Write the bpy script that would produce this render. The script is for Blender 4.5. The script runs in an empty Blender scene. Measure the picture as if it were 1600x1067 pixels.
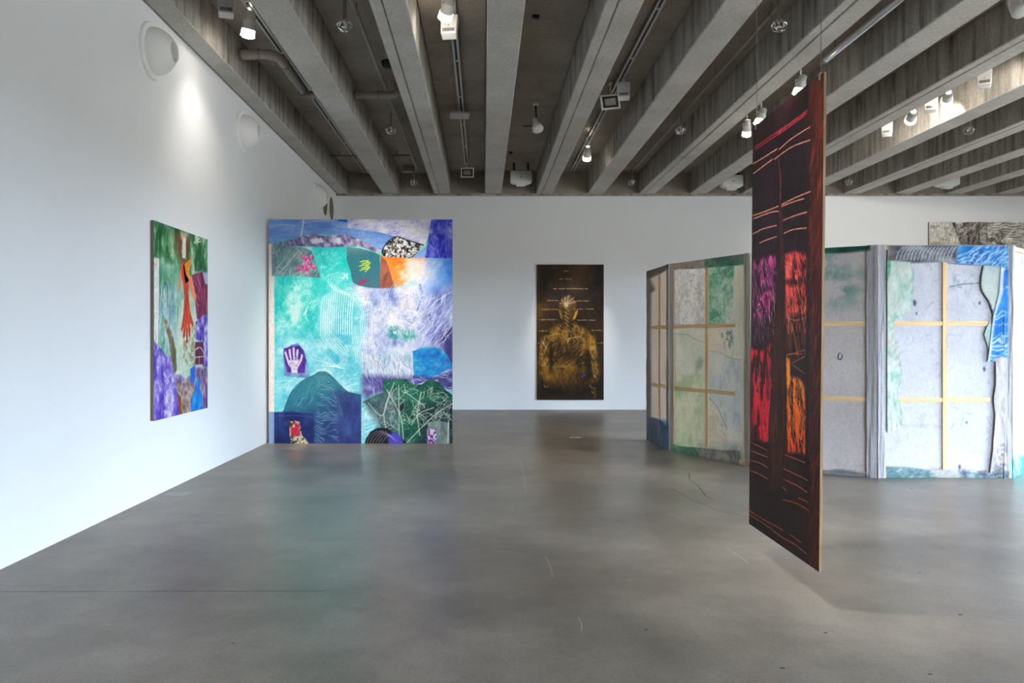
import bpy, math, random
import numpy as np
from mathutils import Vector, Matrix
from mathutils.geometry import delaunay_2d_cdt

sc = bpy.context.scene
# ---------------------------------------------------------------- camera
EYE = 1.6
FPX = 1250.0
cam_d = bpy.data.cameras.new('camera')
cam_d.sensor_width = 36.0
cam_d.lens = FPX / 1600 * 36
cam_d.shift_x = (800 - 755) / 1600
cam_d.shift_y = (531 - 533.5) / 1600
cam_d.clip_end = 200
cam = bpy.data.objects.new('camera', cam_d)
cam.location = (0, 0, EYE)
cam.rotation_euler = (math.radians(90), 0, 0)
sc.collection.objects.link(cam)
sc.camera = cam
# ---------------------------------------------------------------- sky and exposure
world = bpy.data.worlds.new('overcast_sky')
sc.world = world
world.use_nodes = True
wn = world.node_tree
wbg = wn.nodes['Background']
wtc = wn.nodes.new('ShaderNodeTexCoord'); wsep = wn.nodes.new('ShaderNodeSeparateXYZ'); wr = wn.nodes.new('ShaderNodeValToRGB')
wn.links.new(wtc.outputs['Generated'], wsep.inputs[0]); wn.links.new(wsep.outputs['Z'], wr.inputs['Fac']); wn.links.new(wr.outputs['Color'], wbg.inputs['Color'])
wr.color_ramp.elements[0].position = 0.0; wr.color_ramp.elements[0].color = (.13, .135, .13, 1)      # ground outside
wr.color_ramp.elements[1].position = .03; wr.color_ramp.elements[1].color = (.70, .84, 1.0, 1)      # overcast sky
wbg.inputs['Strength'].default_value = 34.0
sc.view_settings.view_transform = 'Standard'
sc.view_settings.look = 'None'
sc.view_settings.gamma = 1.0
sc.view_settings.use_curve_mapping = False
sc.view_settings.exposure = 0.62
sc.cycles.max_bounces = 8
sc.cycles.diffuse_bounces = 6
sc.cycles.glossy_bounces = 4
sc.cycles.transparent_max_bounces = 8
sc.cycles.caustics_reflective = False
sc.cycles.caustics_refractive = False
sc.cycles.sample_clamp_indirect = 6.0
sc.cycles.use_denoising = True

R = math.radians
rnd = random.Random(5)
COL = sc.collection

# ---------------------------------------------------------------- room measures
XL, XR = -3.365, 13.6          # left and right wall
YB, YF = 18.35, -7.0           # back wall, wall behind the photographer
ZBEAM, ZSLAB = 4.948, 5.43
PITCH, BW, BX0 = 1.173, 0.38, 0.04
def cellx(k): return BX0 + PITCH * k + BW + (PITCH - BW) / 2
def proj(X, Y, Z): return (755 + FPX * X / Y, 531 - FPX * (Z - EYE) / Y)

# ---------------------------------------------------------------- materials
def lin(c):
    return tuple((v / 255 / 12.92) if v / 255 <= .04045 else ((v / 255 + .055) / 1.055) ** 2.4 for v in c)
def N(nt, typ, **kw):
    n = nt.nodes.new(typ)
    for k, v in kw.items():
        if k in n.inputs.keys(): n.inputs[k].default_value = v
        else: setattr(n, k, v)
    return n
def new_mat(name):
    m = bpy.data.materials.new(name); m.use_nodes = True
    return m, m.node_tree, m.node_tree.nodes['Principled BSDF']
def mat_plain(name, c, rough=.5, metal=0.0, var=.06, scale=12, bump=0.0, spec=.5):
    m, nt, b = new_mat(name)
    tc = N(nt, 'ShaderNodeTexCoord')
    no = N(nt, 'ShaderNodeTexNoise', Scale=scale, Detail=4.0)
    nt.links.new(tc.outputs['Object'], no.inputs['Vector'])
    mx = N(nt, 'ShaderNodeMix', data_type='RGBA')
    l = lin(c)
    mx.inputs['A'].default_value = (*[v * (1 - var) for v in l], 1)
    mx.inputs['B'].default_value = (*[min(1, v * (1 + var)) for v in l], 1)
    nt.links.new(no.outputs['Fac'], mx.inputs['Factor'])
    nt.links.new(mx.outputs['Result'], b.inputs['Base Color'])
    b.inputs['Roughness'].default_value = rough
    b.inputs['Metallic'].default_value = metal
    b.inputs['Specular IOR Level'].default_value = spec
    if bump:
        bp = N(nt, 'ShaderNodeBump', Strength=bump, Distance=.01)
        nt.links.new(no.outputs['Fac'], bp.inputs['Height'])
        nt.links.new(bp.outputs['Normal'], b.inputs['Normal'])
    return m
def mat_emit(name, c, s):
    m, nt, b = new_mat(name)
    b.inputs['Base Color'].default_value = (*lin(c), 1)
    b.inputs['Emission Color'].default_value = (*lin(c), 1)
    b.inputs['Emission Strength'].default_value = s
    return m
def ramp(nt, stops):
    r = N(nt, 'ShaderNodeValToRGB')
    el = r.color_ramp.elements
    while len(el) < len(stops): el.new(.5)
    for e, (p, c) in zip(el, stops):
        e.position = p; e.color = (*lin(c), 1)
    return r
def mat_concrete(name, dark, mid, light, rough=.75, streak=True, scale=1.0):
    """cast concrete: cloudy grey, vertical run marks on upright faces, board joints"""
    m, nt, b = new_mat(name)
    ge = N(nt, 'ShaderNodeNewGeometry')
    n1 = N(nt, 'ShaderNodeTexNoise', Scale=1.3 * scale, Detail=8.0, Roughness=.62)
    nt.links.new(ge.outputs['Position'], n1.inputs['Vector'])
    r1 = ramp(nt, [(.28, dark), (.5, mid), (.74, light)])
    nt.links.new(n1.outputs['Fac'], r1.inputs['Fac'])
    cur = r1.outputs['Color']
    n3 = N(nt, 'ShaderNodeTexNoise', Scale=34.0, Detail=5.0, Roughness=.7)
    nt.links.new(ge.outputs['Position'], n3.inputs['Vector'])
    if streak:
        mp = N(nt, 'ShaderNodeMapping'); mp.inputs['Scale'].default_value = (3.0, 4.2, .5)
        nt.links.new(ge.outputs['Position'], mp.inputs['Vector'])
        n2 = N(nt, 'ShaderNodeTexNoise', Scale=1.6, Detail=6.0, Roughness=.65)
        nt.links.new(mp.outputs['Vector'], n2.inputs['Vector'])
        r2 = ramp(nt, [(.3, (120, 114, 106)), (.46, (206, 202, 197)), (.62, (238, 236, 233))])
        nt.links.new(n2.outputs['Fac'], r2.inputs['Fac'])
        sep = N(nt, 'ShaderNodeSeparateXYZ'); nt.links.new(ge.outputs['Normal'], sep.inputs['Vector'])
        ab = N(nt, 'ShaderNodeMath', operation='ABSOLUTE'); nt.links.new(sep.outputs['Z'], ab.inputs[0])
        iv = N(nt, 'ShaderNodeMath', operation='SUBTRACT'); iv.inputs[0].default_value = 1.0
        nt.links.new(ab.outputs[0], iv.inputs[1])
        mu = N(nt, 'ShaderNodeMix', data_type='RGBA', blend_type='MULTIPLY')
        nt.links.new(iv.outputs[0], mu.inputs['Factor'])
        nt.links.new(cur, mu.inputs['A']); nt.links.new(r2.outputs['Color'], mu.inputs['B'])
        cur = mu.outputs['Result']
    r3 = ramp(nt, [(.3, (205, 205, 205)), (.6, (255, 255, 255))])
    nt.links.new(n3.outputs['Fac'], r3.inputs['Fac'])
    m3 = N(nt, 'ShaderNodeMix', data_type='RGBA', blend_type='MULTIPLY'); m3.inputs['Factor'].default_value = .8
    nt.links.new(cur, m3.inputs['A']); nt.links.new(r3.outputs['Color'], m3.inputs['B'])
    nt.links.new(m3.outputs['Result'], b.inputs['Base Color'])
    b.inputs['Roughness'].default_value = rough
    b.inputs['Specular IOR Level'].default_value = .3
    bp = N(nt, 'ShaderNodeBump', Strength=.35, Distance=.006)
    nt.links.new(n3.outputs['Fac'], bp.inputs['Height']); nt.links.new(bp.outputs['Normal'], b.inputs['Normal'])
    return m
def mat_floor():
    m, nt, b = new_mat('polished_concrete')
    ge = N(nt, 'ShaderNodeNewGeometry')
    n1 = N(nt, 'ShaderNodeTexNoise', Scale=.9, Detail=9.0, Roughness=.66)
    nt.links.new(ge.outputs['Position'], n1.inputs['Vector'])
    r1 = ramp(nt, [(.3, (122, 112, 101)), (.5, (154, 144, 131)), (.7, (186, 176, 163))])
    nt.links.new(n1.outputs['Fac'], r1.inputs['Fac'])
    n2 = N(nt, 'ShaderNodeTexNoise', Scale=55.0, Detail=4.0, Roughness=.75)
    nt.links.new(ge.outputs['Position'], n2.inputs['Vector'])
    r2 = ramp(nt, [(.32, (200, 200, 200)), (.62, (255, 255, 255))])
    nt.links.new(n2.outputs['Fac'], r2.inputs['Fac'])
    mu = N(nt, 'ShaderNodeMix', data_type='RGBA', blend_type='MULTIPLY'); mu.inputs['Factor'].default_value = .7
    nt.links.new(r1.outputs['Color'], mu.inputs['A']); nt.links.new(r2.outputs['Color'], mu.inputs['B'])
    # pale rubbed swirls
    n4 = N(nt, 'ShaderNodeTexNoise', Scale=1.7, Detail=6.0, Roughness=.7, Distortion=.3)
    nt.links.new(ge.outputs['Position'], n4.inputs['Vector'])
    r4 = ramp(nt, [(.5, (0, 0, 0)), (.8, (120, 120, 120))])
    nt.links.new(n4.outputs['Fac'], r4.inputs['Fac'])
    m4 = N(nt, 'ShaderNodeMix', data_type='RGBA'); m4.inputs['B'].default_value = (*lin((184, 178, 170)), 1)
    nt.links.new(r4.outputs['Color'], m4.inputs['Factor']); nt.links.new(mu.outputs['Result'], m4.inputs['A'])
    nt.links.new(m4.outputs['Result'], b.inputs['Base Color'])
    mr = N(nt, 'ShaderNodeMath', operation='MULTIPLY_ADD'); mr.inputs[1].default_value = .09; mr.inputs[2].default_value = .27
    nt.links.new(n1.outputs['Fac'], mr.inputs[0])
    nt.links.new(mr.outputs[0], b.inputs['Roughness'])
    b.inputs['Specular IOR Level'].default_value = .7
    bp = N(nt, 'ShaderNodeBump', Strength=.06, Distance=.004)
    nt.links.new(n2.outputs['Fac'], bp.inputs['Height']); nt.links.new(bp.outputs['Normal'], b.inputs['Normal'])
    return m
def mat_art(name, rough=.8, spec=.3, weave=.25, wscale=260, thin=0):
    m, nt, b = new_mat(name)
    at = N(nt, 'ShaderNodeAttribute', attribute_name='paint')
    tc = N(nt, 'ShaderNodeTexCoord')
    no = N(nt, 'ShaderNodeTexNoise', Scale=wscale * .25, Detail=4.0, Roughness=.7)
    nt.links.new(tc.outputs['Object'], no.inputs['Vector'])
    rr = ramp(nt, [(.3, (226, 226, 226)), (.62, (255, 255, 255))])
    nt.links.new(no.outputs['Fac'], rr.inputs['Fac'])
    mu = N(nt, 'ShaderNodeMix', data_type='RGBA', blend_type='MULTIPLY'); mu.inputs['Factor'].default_value = .6
    nt.links.new(at.outputs['Color'], mu.inputs['A']); nt.links.new(rr.outputs['Color'], mu.inputs['B'])
    nt.links.new(mu.outputs['Result'], b.inputs['Base Color'])
    b.inputs['Roughness'].default_value = rough
    b.inputs['Specular IOR Level'].default_value = spec
    bp = N(nt, 'ShaderNodeBump', Strength=weave, Distance=.003)
    nt.links.new(no.outputs['Fac'], bp.inputs['Height']); nt.links.new(bp.outputs['Normal'], b.inputs['Normal'])
    if thin:                                    # light shows through single-layer canvas
        tr = N(nt, 'ShaderNodeBsdfTranslucent'); nt.links.new(mu.outputs['Result'], tr.inputs['Color'])
        ms = N(nt, 'ShaderNodeMixShader'); ms.inputs[0].default_value = thin
        nt.links.new(b.outputs[0], ms.inputs[1]); nt.links.new(tr.outputs[0], ms.inputs[2])
        nt.links.new(ms.outputs[0], nt.nodes['Material Output'].inputs['Surface'])
    return m
def mat_wood(name, a, c, axis=2):
    m, nt, b = new_mat(name)
    tc = N(nt, 'ShaderNodeTexCoord')
    mp = N(nt, 'ShaderNodeMapping')
    s = [30, 30, 30]; s[axis] = 1.6
    mp.inputs['Scale'].default_value = s
    nt.links.new(tc.outputs['Object'], mp.inputs['Vector'])
    no = N(nt, 'ShaderNodeTexNoise', Scale=1.4, Detail=5.0, Distortion=.6)
    nt.links.new(mp.outputs['Vector'], no.inputs['Vector'])
    r = ramp(nt, [(.35, a), (.65, c)])
    nt.links.new(no.outputs['Fac'], r.inputs['Fac'])
    nt.links.new(r.outputs['Color'], b.inputs['Base Color'])
    b.inputs['Roughness'].default_value = .6
    return m
def mat_glass():
    m = bpy.data.materials.new('window_glass'); m.use_nodes = True
    nt = m.node_tree; nt.nodes.clear()
    o = N(nt, 'ShaderNodeOutputMaterial'); mx = N(nt, 'ShaderNodeMixShader'); mx.inputs[0].default_value = .06
    t = N(nt, 'ShaderNodeBsdfTransparent'); g = N(nt, 'ShaderNodeBsdfGlossy'); g.inputs['Roughness'].default_value = .02
    nt.links.new(t.outputs[0], mx.inputs[1]); nt.links.new(g.outputs[0], mx.inputs[2]); nt.links.new(mx.outputs[0], o.inputs[0])
    return m

M = dict(
    wall=mat_plain('white_wall_paint', (236, 238, 241), .9, var=.012, scale=2.2, spec=.15),
    floor=mat_floor(),
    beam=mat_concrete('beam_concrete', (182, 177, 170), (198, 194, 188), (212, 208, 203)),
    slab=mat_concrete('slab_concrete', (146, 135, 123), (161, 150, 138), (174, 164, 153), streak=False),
    white=mat_plain('white_metal', (226, 226, 224), .45, var=.03),
    ceramic=mat_plain('white_plaster_nozzle', (242, 242, 240), .5, var=.03, scale=8),
    track=mat_plain('track_aluminium', (190, 190, 188), .4, metal=.3, var=.05),
    dark=mat_plain('dark_slot', (30, 29, 28), .6),
    black=mat_plain('black_plastic', (20, 20, 20), .5),
    pipe=mat_plain('grey_painted_pipe', (150, 142, 132), .55, var=.12, scale=6),
    steel=mat_plain('dull_steel', (135, 130, 124), .45, metal=.5, var=.1),
    chrome=mat_plain('bright_wire', (215, 215, 215), .25, metal=.9, var=.05),
    frost=mat_plain('clear_tube', (215, 218, 222), .12, metal=.6, var=.03),
    recess=mat_plain('brown_duct_inside', (118, 108, 92), .8, var=.1),
    plate=mat_plain('steel_floor_plate', (176, 174, 170), .35, metal=.4),
    alu=mat_plain('window_aluminium', (150, 152, 154), .4, metal=.5),
    glass=mat_glass(),
    lens=mat_emit('lit_lamp_lens', (255, 246, 232), 60.0),
    bulb=mat_emit('glowing_lamp_glass', (255, 246, 232), 2.5),
    lensoff=mat_plain('lamp_lens_glass', (200, 200, 196), .15),
    reflector=mat_plain('lamp_reflector', (200, 196, 188), .2, metal=.7),
    art=mat_art('printed_canvas'),
    cloth=mat_art('painted_cloth', weave=.4), thin=mat_art('thin_painted_canvas', weave=.3, thin=.42),
    panel=mat_art('inked_wood_panel', rough=.5, spec=.22, weave=.2, wscale=160),
    pine=mat_wood('pine_upright', (222, 186, 132), (236, 204, 156), 2),
    pineh=mat_wood('pine_crosspiece', (222, 186, 132), (236, 204, 156), 0),
    ply=mat_wood('plywood_edge', (150, 118, 80), (190, 156, 112), 2),
    canvas=mat_plain('raw_canvas', (205, 200, 194), .9, var=.06, scale=40, bump=.2, spec=.1),
    canvas_dark=mat_plain('shadow_grey_board', (120, 110, 100), .9, spec=.1),  # shade on the wall painting's side edge is put into this board colour
    crack=mat_plain('dark_crack', (70, 66, 62), .8), scuff=mat_plain('pale_scratch', (206, 203, 198), .6),
    wire=mat_plain('steel_wire', (120, 120, 120), .4, metal=.8),
)

# ---------------------------------------------------------------- mesh helpers
class MB:
    def __init__(s): s.v = []; s.f = []; s.mi = []
    def add(s, v, f, mtx=None):
        o = len(s.v)
        if mtx is not None: v = [tuple(mtx @ Vector(p)) for p in v]
        s.v += [tuple(p) for p in v]; s.f += [tuple(i + o for i in q) for q in f]
        return s
    def box(s, x0, x1, y0, y1, z0, z1, mtx=None):
        v = [(x, y, z) for z in (z0, z1) for y in (y0, y1) for x in (x0, x1)]
        f = [(0, 2, 3, 1), (4, 5, 7, 6), (0, 1, 5, 4), (2, 6, 7, 3), (0, 4, 6, 2), (1, 3, 7, 5)]
        return s.add(v, f, mtx)
    def lathe(s, prof, n=24, mtx=None, cap=True):
        v = []; f = []
        for r, h in prof:
            for i in range(n):
                a = 2 * math.pi * i / n
                v.append((r * math.cos(a), r * math.sin(a), h))
        for j in range(len(prof) - 1):
            for i in range(n):
                k = (i + 1) % n
                f.append((j * n + i, j * n + k, (j + 1) * n + k, (j + 1) * n + i))
        if cap:
            f.append(tuple(range(n))[::-1]); f.append(tuple((len(prof) - 1) * n + i for i in range(n)))
        return s.add(v, f, mtx)
    def tube(s, pts, r, n=10, closed=False):
        pts = [Vector(p) for p in pts]; v = []; f = []
        up = None; L = len(pts)
        for i, p in enumerate(pts):
            a = pts[i - 1] if (i or closed) else p
            b = pts[(i + 1) % L] if (i < L - 1 or closed) else p
            t = (b - a).normalized()
            if up is None:
                up = t.orthogonal().normalized()
            up = (up - t * up.dot(t)).normalized()
            w = t.cross(up)
            rr = r[i] if isinstance(r, (list, tuple)) else r
            for k in range(n):
                g = 2 * math.pi * k / n
                v.append(p + up * (rr * math.cos(g)) + w * (rr * math.sin(g)))
        for i in range(L if closed else L - 1):
            j = (i + 1) % L
            for k in range(n):
                q = (k + 1) % n
                f.append((i * n + k, i * n + q, j * n + q, j * n + k))
        if not closed:
            f.append(tuple(range(n))[::-1]); f.append(tuple((L - 1) * n + k for k in range(n)))
        return s.add(v, f)
    def mesh(s, name, mat, smooth=None):
        me = bpy.data.meshes.new(name)
        me.from_pydata(s.v, [], s.f); me.update()
        me.materials.append(mat)
        if smooth is not None:
            for p in me.polygons: p.use_smooth = True
            try: me.set_sharp_from_angle(angle=R(smooth))
            except Exception: pass
        return me
    def build(s, name, mat, parent=None, loc=None, smooth=None, bevel=0):
        return link(name, s.mesh(name, mat, smooth), parent, loc, bevel)
def link(name, me, parent=None, loc=None, bevel=0, mtx=None):
    o = bpy.data.objects.new(name, me); COL.objects.link(o)
    if parent: o.parent = parent
    if loc is not None: o.location = loc
    if mtx is not None: o.matrix_basis = mtx
    if bevel:
        b = o.modifiers.new('bevel', 'BEVEL'); b.width = bevel; b.segments = 2; b.limit_method = 'ANGLE'
    return o
def tag(o, label=None, cat=None, group=None, kind=None):
    if label: o['label'] = label
    if cat: o['category'] = cat
    if group: o['group'] = group
    if kind: o['kind'] = kind
    return o
def empty(name, loc=(0, 0, 0), rz=0, label=None, cat=None, group=None):
    o = bpy.data.objects.new(name, None); COL.objects.link(o)
    o.empty_display_size = .1
    o.location = loc; o.rotation_euler = (0, 0, rz)
    return tag(o, label, cat, group)
def copy_tree(o, parent=None):
    c = o.copy(); COL.objects.link(c); c.parent = parent
    for ch in list(o.children): copy_tree(ch, c)
    return c
def aim(loc, target):
    """matrix whose local +Z looks from loc to target"""
    d = (Vector(target) - Vector(loc)).normalized()
    return Matrix.Translation(loc) @ d.to_track_quat('Z', 'Y').to_matrix().to_4x4()

# ================================================================ THE ROOM
def struct(o): return tag(o, kind='structure')
floor = struct(MB().box(XL - .25, XR + .25, YF - .25, YB + .25, -.2, 0).build('floor', M['floor']))
wall_left = struct(MB().box(XL - .25, XL, YF - .25, YB + .25, 0, ZSLAB + .039).build('wall_left', M['wall']))
wall_back = struct(MB().box(XL, XR + .25, YB, YB + .25, 0, 4.895).build('wall_back', M['wall']))
# concrete bearing strip over the white back wall
struct(MB().box(XL, XR, YB - .05, YB + .25, 4.897, 4.947).build('trim_1', M['beam']))
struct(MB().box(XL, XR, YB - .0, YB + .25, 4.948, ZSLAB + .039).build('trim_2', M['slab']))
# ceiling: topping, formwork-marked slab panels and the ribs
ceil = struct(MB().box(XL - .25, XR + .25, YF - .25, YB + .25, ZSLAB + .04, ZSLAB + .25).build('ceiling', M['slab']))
KS = range(-3, 13)
pl = 1.56
ys = [YB - .001 - pl * i for i in range(17)]
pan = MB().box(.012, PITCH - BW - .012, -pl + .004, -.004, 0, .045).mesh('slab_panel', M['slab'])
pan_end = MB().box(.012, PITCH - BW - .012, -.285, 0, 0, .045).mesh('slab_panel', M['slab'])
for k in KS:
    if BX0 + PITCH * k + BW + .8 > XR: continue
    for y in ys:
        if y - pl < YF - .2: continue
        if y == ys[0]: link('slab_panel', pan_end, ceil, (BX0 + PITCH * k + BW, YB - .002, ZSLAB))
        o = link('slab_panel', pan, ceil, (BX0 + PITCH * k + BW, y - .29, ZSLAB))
def beam_mesh(x0, x1):
    c = .012
    prof = [(x0 + .0, ZSLAB + .05), (x0 + .0, ZBEAM + c), (x0 + c, ZBEAM), (x1 - c, ZBEAM), (x1, ZBEAM + c), (x1, ZSLAB + .05)]
    v = []; f = []
    for y in (YF, YB + .2):
        v += [(x, y, z) for x, z in prof]
    n = len(prof)
    for i in range(n):
        j = (i + 1) % n
        f.append((i, j, n + j, n + i))
    f.append(tuple(range(n))[::-1]); f.append(tuple(range(n, 2 * n)))
    b = MB(); b.add(v, f); return b.mesh('beam', M['beam'])
bm_full = beam_mesh(0, BW)
bm_a, bm_b = beam_mesh(0, .125), beam_mesh(.131, BW)
for k in KS:
    x = BX0 + PITCH * k
    if x + BW > XR: continue
    if k % 2:
        link('beam', bm_a, ceil, (x, 0, 0)); link('beam', bm_b, ceil, (x, 0, 0))
    else:
        link('beam', bm_full, ceil, (x, 0, 0))
# glazed right wall: dwarf wall, head, piers, windows
def glazed(axis, at, a0, a1, sill, head, n, name, wi, pier=.35):
    """a wall along X or Y with n windows between a0 and a1"""
    def bx(m, p0, p1, q0, q1, z0, z1):
        return m.box(p0, p1, q0, q1, z0, z1) if axis == 'X' else m.box(q0, q1, p0, p1, z0, z1)
    w = MB(); t0, t1 = at
    bx(w, a0, a1, t0, t1, 0, sill); bx(w, a0, a1, t0, t1, head, ZSLAB + .039)
    step = (a1 - a0 - pier) / n
    for i in range(n + 1):
        bx(w, a0 + i * step, a0 + i * step + pier, t0, t1, sill, head)
    struct(w.build(name, M['wall']))
    mid = (t0 + t1) / 2
    for i in range(n):
        p0, p1 = a0 + i * step + pier, a0 + (i + 1) * step
        fr = MB()
        bx(fr, p0, p1, mid - .04, mid + .04, sill, sill + .06); bx(fr, p0, p1, mid - .04, mid + .04, head - .06, head)
        for q in (p0, (p0 + p1) / 2 - .03, p1 - .06): bx(fr, q, q + .06, mid - .04, mid + .04, sill + .06, head - .06)
        bx(fr, p0 + .06, p1 - .06, mid - .03, mid + .03, sill + (head - sill) * .62, sill + (head - sill) * .62 + .05)
        f = struct(fr.build('window_%d' % (wi + i), M['alu']))
        for q0, q1 in ((p0 + .06, (p0 + p1) / 2 - .03), ((p0 + p1) / 2 + .03, p1 - .06)):
            zc = sill + (head - sill) * .62
            for z0, z1 in ((sill + .06, zc), (zc + .05, head - .06)):
                g = MB(); bx(g, q0, q1, mid - .006, mid + .006, z0, z1); g.build('pane', M['glass'], f)
glazed('Y', (XR, XR + .25), 0.5, 12.0, .1, 3.7, 5, 'wall_right', 1)
struct(MB().box(XR, XR + .25, 12.0, YB + .25, 0, ZSLAB + .039).build('wall_right_end', M['wall']))
struct(MB().box(XL, 5.5, YF - .25, YF, 0, ZSLAB + .039).build('wall_front', M['wall']))
glazed('X', (YF - .25, YF), 5.5, XR + .25, .1, 3.7, 3, 'wall_front_glazed', 7)
struct(MB().box(XR, XR + .25, YF, 0.5, 0, ZSLAB + .039).build('wall_right_blind', M['wall']))

# ================================================================ WALL NOZZLES AND DUCT OPENINGS
rotX = Matrix.Rotation(R(90), 4, 'Y')          # local +Z -> world +X
def nozzle(y, z, label):
    t = empty('air_nozzle', (XL, y, z), 0, label, 'air vent', 'round air nozzles along the left wall')
    MB().lathe([(.285, 0), (.285, .028), (.275, .036), (.2, .036)], 40, rotX).build('flange', M['ceramic'], t, smooth=35)
    MB().lathe([(.232, .03), (.236, .06), (.228, .1), (.206, .145), (.17, .19), (.13, .222), (.115, .236), (.108, .244), (.102, .24), (.1, .22), (.1, .05)], 40, rotX, cap=False).build('dome', M['ceramic'], t, smooth=60)
    MB().lathe([(.104, .045), (.104, .075)], 24, rotX).build('duct_end', M['recess'], t, smooth=35)
    return t
nozzle(8.1, 4.52, 'large round white air nozzle on the wall by the green and purple painting')['label'] = 'round white air nozzle high above the green and purple painting'
nozzle(11.16, 4.50, 'round white air nozzle high on the wall beside the turquoise canvas')
nozzle(16.05, 4.47, 'round white air nozzle beside two dark round duct openings near the back corner')
for y, lb in ((16.98, 'brown round duct opening right beside a white air nozzle'), (17.7, 'brown round duct opening closest to the back corner of the room')):
    t = empty('duct_opening', (XL, y, 4.5), 0, lb, 'duct opening', 'open duct rings near the corner')
    MB().lathe([(.29, 0), (.29, .012), (.262, .012), (.262, .004)], 36, rotX, cap=False).build('rim', M['ceramic'], t, smooth=35)
    MB().lathe([(.262, 0), (.262, .005)], 36, rotX).build('dark_hole_disc', M['recess'], t)  # flat disc; the open duct's dark inside is put into its colour

# ================================================================ CEILING SERVICES
ZT = ZSLAB - .001
def track(k, y0, y1, dx=0, lb=''):
    x = cellx(k) + dx
    t = empty('lighting_track', (x, y0, ZT), 0, lb, 'lighting track', 'lighting tracks between the ceiling ribs')
    L = y1 - y0
    for s in (-1, 1):
        MB().box(s * .03 - .014, s * .03 + .014, 0, L, -.065, -.04).build('rail', M['track'], t)
    MB().box(-.0155, .0155, 0, L, -.058, -.045).build('slot', M['dark'], t)
    for j in range(int(L / 1.6) + 1):
        yy = min(L - .05, .3 + j * 1.6)
        MB().box(-.02, .02, yy, yy + .04, -.044, 0).build('hanger', M['steel'], t)
        MB().box(-.0155, .0155, yy - .02, yy + .03, -.066, -.058).build('coupler', M['track'], t)
    return t
track(-3, 7.0, 18.1, .06, 'silver lighting track beside the pipe in the bay next to the white wall')
track(-1, 2.5, 17.2, 0, 'silver lighting track ending at a square floodlight near the back wall')
track(1, 7.2, 17.9, 0, 'silver lighting track carrying a lit spotlight aimed at the dark back view picture')
track(3, 8.0, 17.9, -.13, 'lighting track over the folding canvases, carrying three lit spotlights')
track(5, 8.5, 17.9, -.17, 'lighting track in the bay with bright light pools on its rib')
track(4, 6.0, 16.0, -.05, 'lighting track with one unlit spotlight, in the bay next to the light pools')

def spotlight(loc, target, lit, label, power=60, angle=34, blend=.5, col=(1, .9, .76), scale=1.0, group=None):
    """track spotlight: adapter, stem, yoke, lamp head, lens"""
    t = empty('spotlight', loc, 0, label, 'spotlight', group)
    l = Vector(loc); top = ZT - .066 - loc[2]
    dirv = (Vector(target) - l).normalized()
    q = dirv.to_track_quat('Z', 'Y').to_matrix().to_4x4()
    S = Matrix.Scale(scale, 4)
    MB().box(-.02, .02, -.07, .07, top - .035, top).build('adapter', M['white'], t, bevel=.004)
    MB().tube([(0, 0, top - .035), (0, 0, .075), (0, 0, .06)], .011, 10).build('stem', M['white'], t)
    y = MB()
    for s in (-1, 1): y.box(s * .066 - .004, s * .066 + .004, -.012, .012, -.01, .07)
    y.box(-.07, .07, -.012, .012, .062, .072)
    y.build('yoke', M['white'], t)
    h = MB().lathe([(.028, -.11), (.04, -.105), (.044, -.03), (.052, -.01), (.06, .06), (.062, .1), (.056, .1), (.05, .085)], 28, q @ S, cap=False).build('lamp_head', M['white'], t, smooth=40)
    if lit: MB().lathe([(.0605, .05), (.063, .1), (.064, .112)], 28, q @ S, cap=False).build('glass_rim', M['bulb'], t, smooth=40)
    for j in range(4):
        MB().lathe([(.043, -.1 + j * .018), (.047, -.1 + j * .018), (.047, -.092 + j * .018), (.043, -.092 + j * .018)], 24, q @ S, cap=False).build('cooling_fin', M['track'], h)
    MB().lathe([(.055, .086), (.058, .11), (.045, .122), (.02, .128)], 24, q @ S).build('lens', M['lens'] if lit else M['lensoff'], t, smooth=40)
    if lit:
        ld = bpy.data.lights.new('spot_beam', 'SPOT'); ld.energy = power; ld.spot_size = R(angle); ld.spot_blend = blend
        ld.color = col; ld.shadow_soft_size = .035
        lo = bpy.data.objects.new('spot_beam', ld); COL.objects.link(lo); lo.parent = t
        lo.matrix_basis = Matrix.Translation(dirv * .14 * scale) @ (-dirv).to_track_quat('Z', 'Y').to_matrix().to_4x4()
    return t
def driver_box(loc, rz, tilt, label, sc_=1.0):
    """white control gear box hanging under the track, with ventilation slots"""
    t = empty('driver_box', loc, rz, label, 'driver box', 'white driver boxes on the lighting tracks')
    t.rotation_euler = (tilt, 0, rz); t.scale = (sc_,) * 3
    v = [(-.085, -.05, .1), (.085, -.05, .1), (.085, .05, .1), (-.085, .05, .1), (-.075, -.05, -.1), (.075, -.05, -.1), (.07, .035, -.12), (-.07, .035, -.12)]
    b = MB(); b.add(v, [(0, 1, 2, 3), (7, 6, 5, 4), (0, 4, 5, 1), (1, 5, 6, 2), (2, 6, 7, 3), (3, 7, 4, 0)])
    b.build('housing', M['white'], t, bevel=.008)
    for i in range(9):
        x = -.052 + i * .013
        MB().box(x - .0038, x + .0038, -.0525, -.049, -.082, -.046).build('vent_slot', M['dark'], t)
    MB().lathe([(.005, 0), (.005, .003)], 10, Matrix.Translation((0, -.05, -.015)) @ Matrix.Rotation(R(90), 4, 'X')).build('screw', M['dark'], t)
    z = (ZT - .066 - loc[2]) / sc_
    MB().box(-.02, .02, -.03, .03, .098, max(.12, z)).build('adapter', M['white'], t)
    return t
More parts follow.
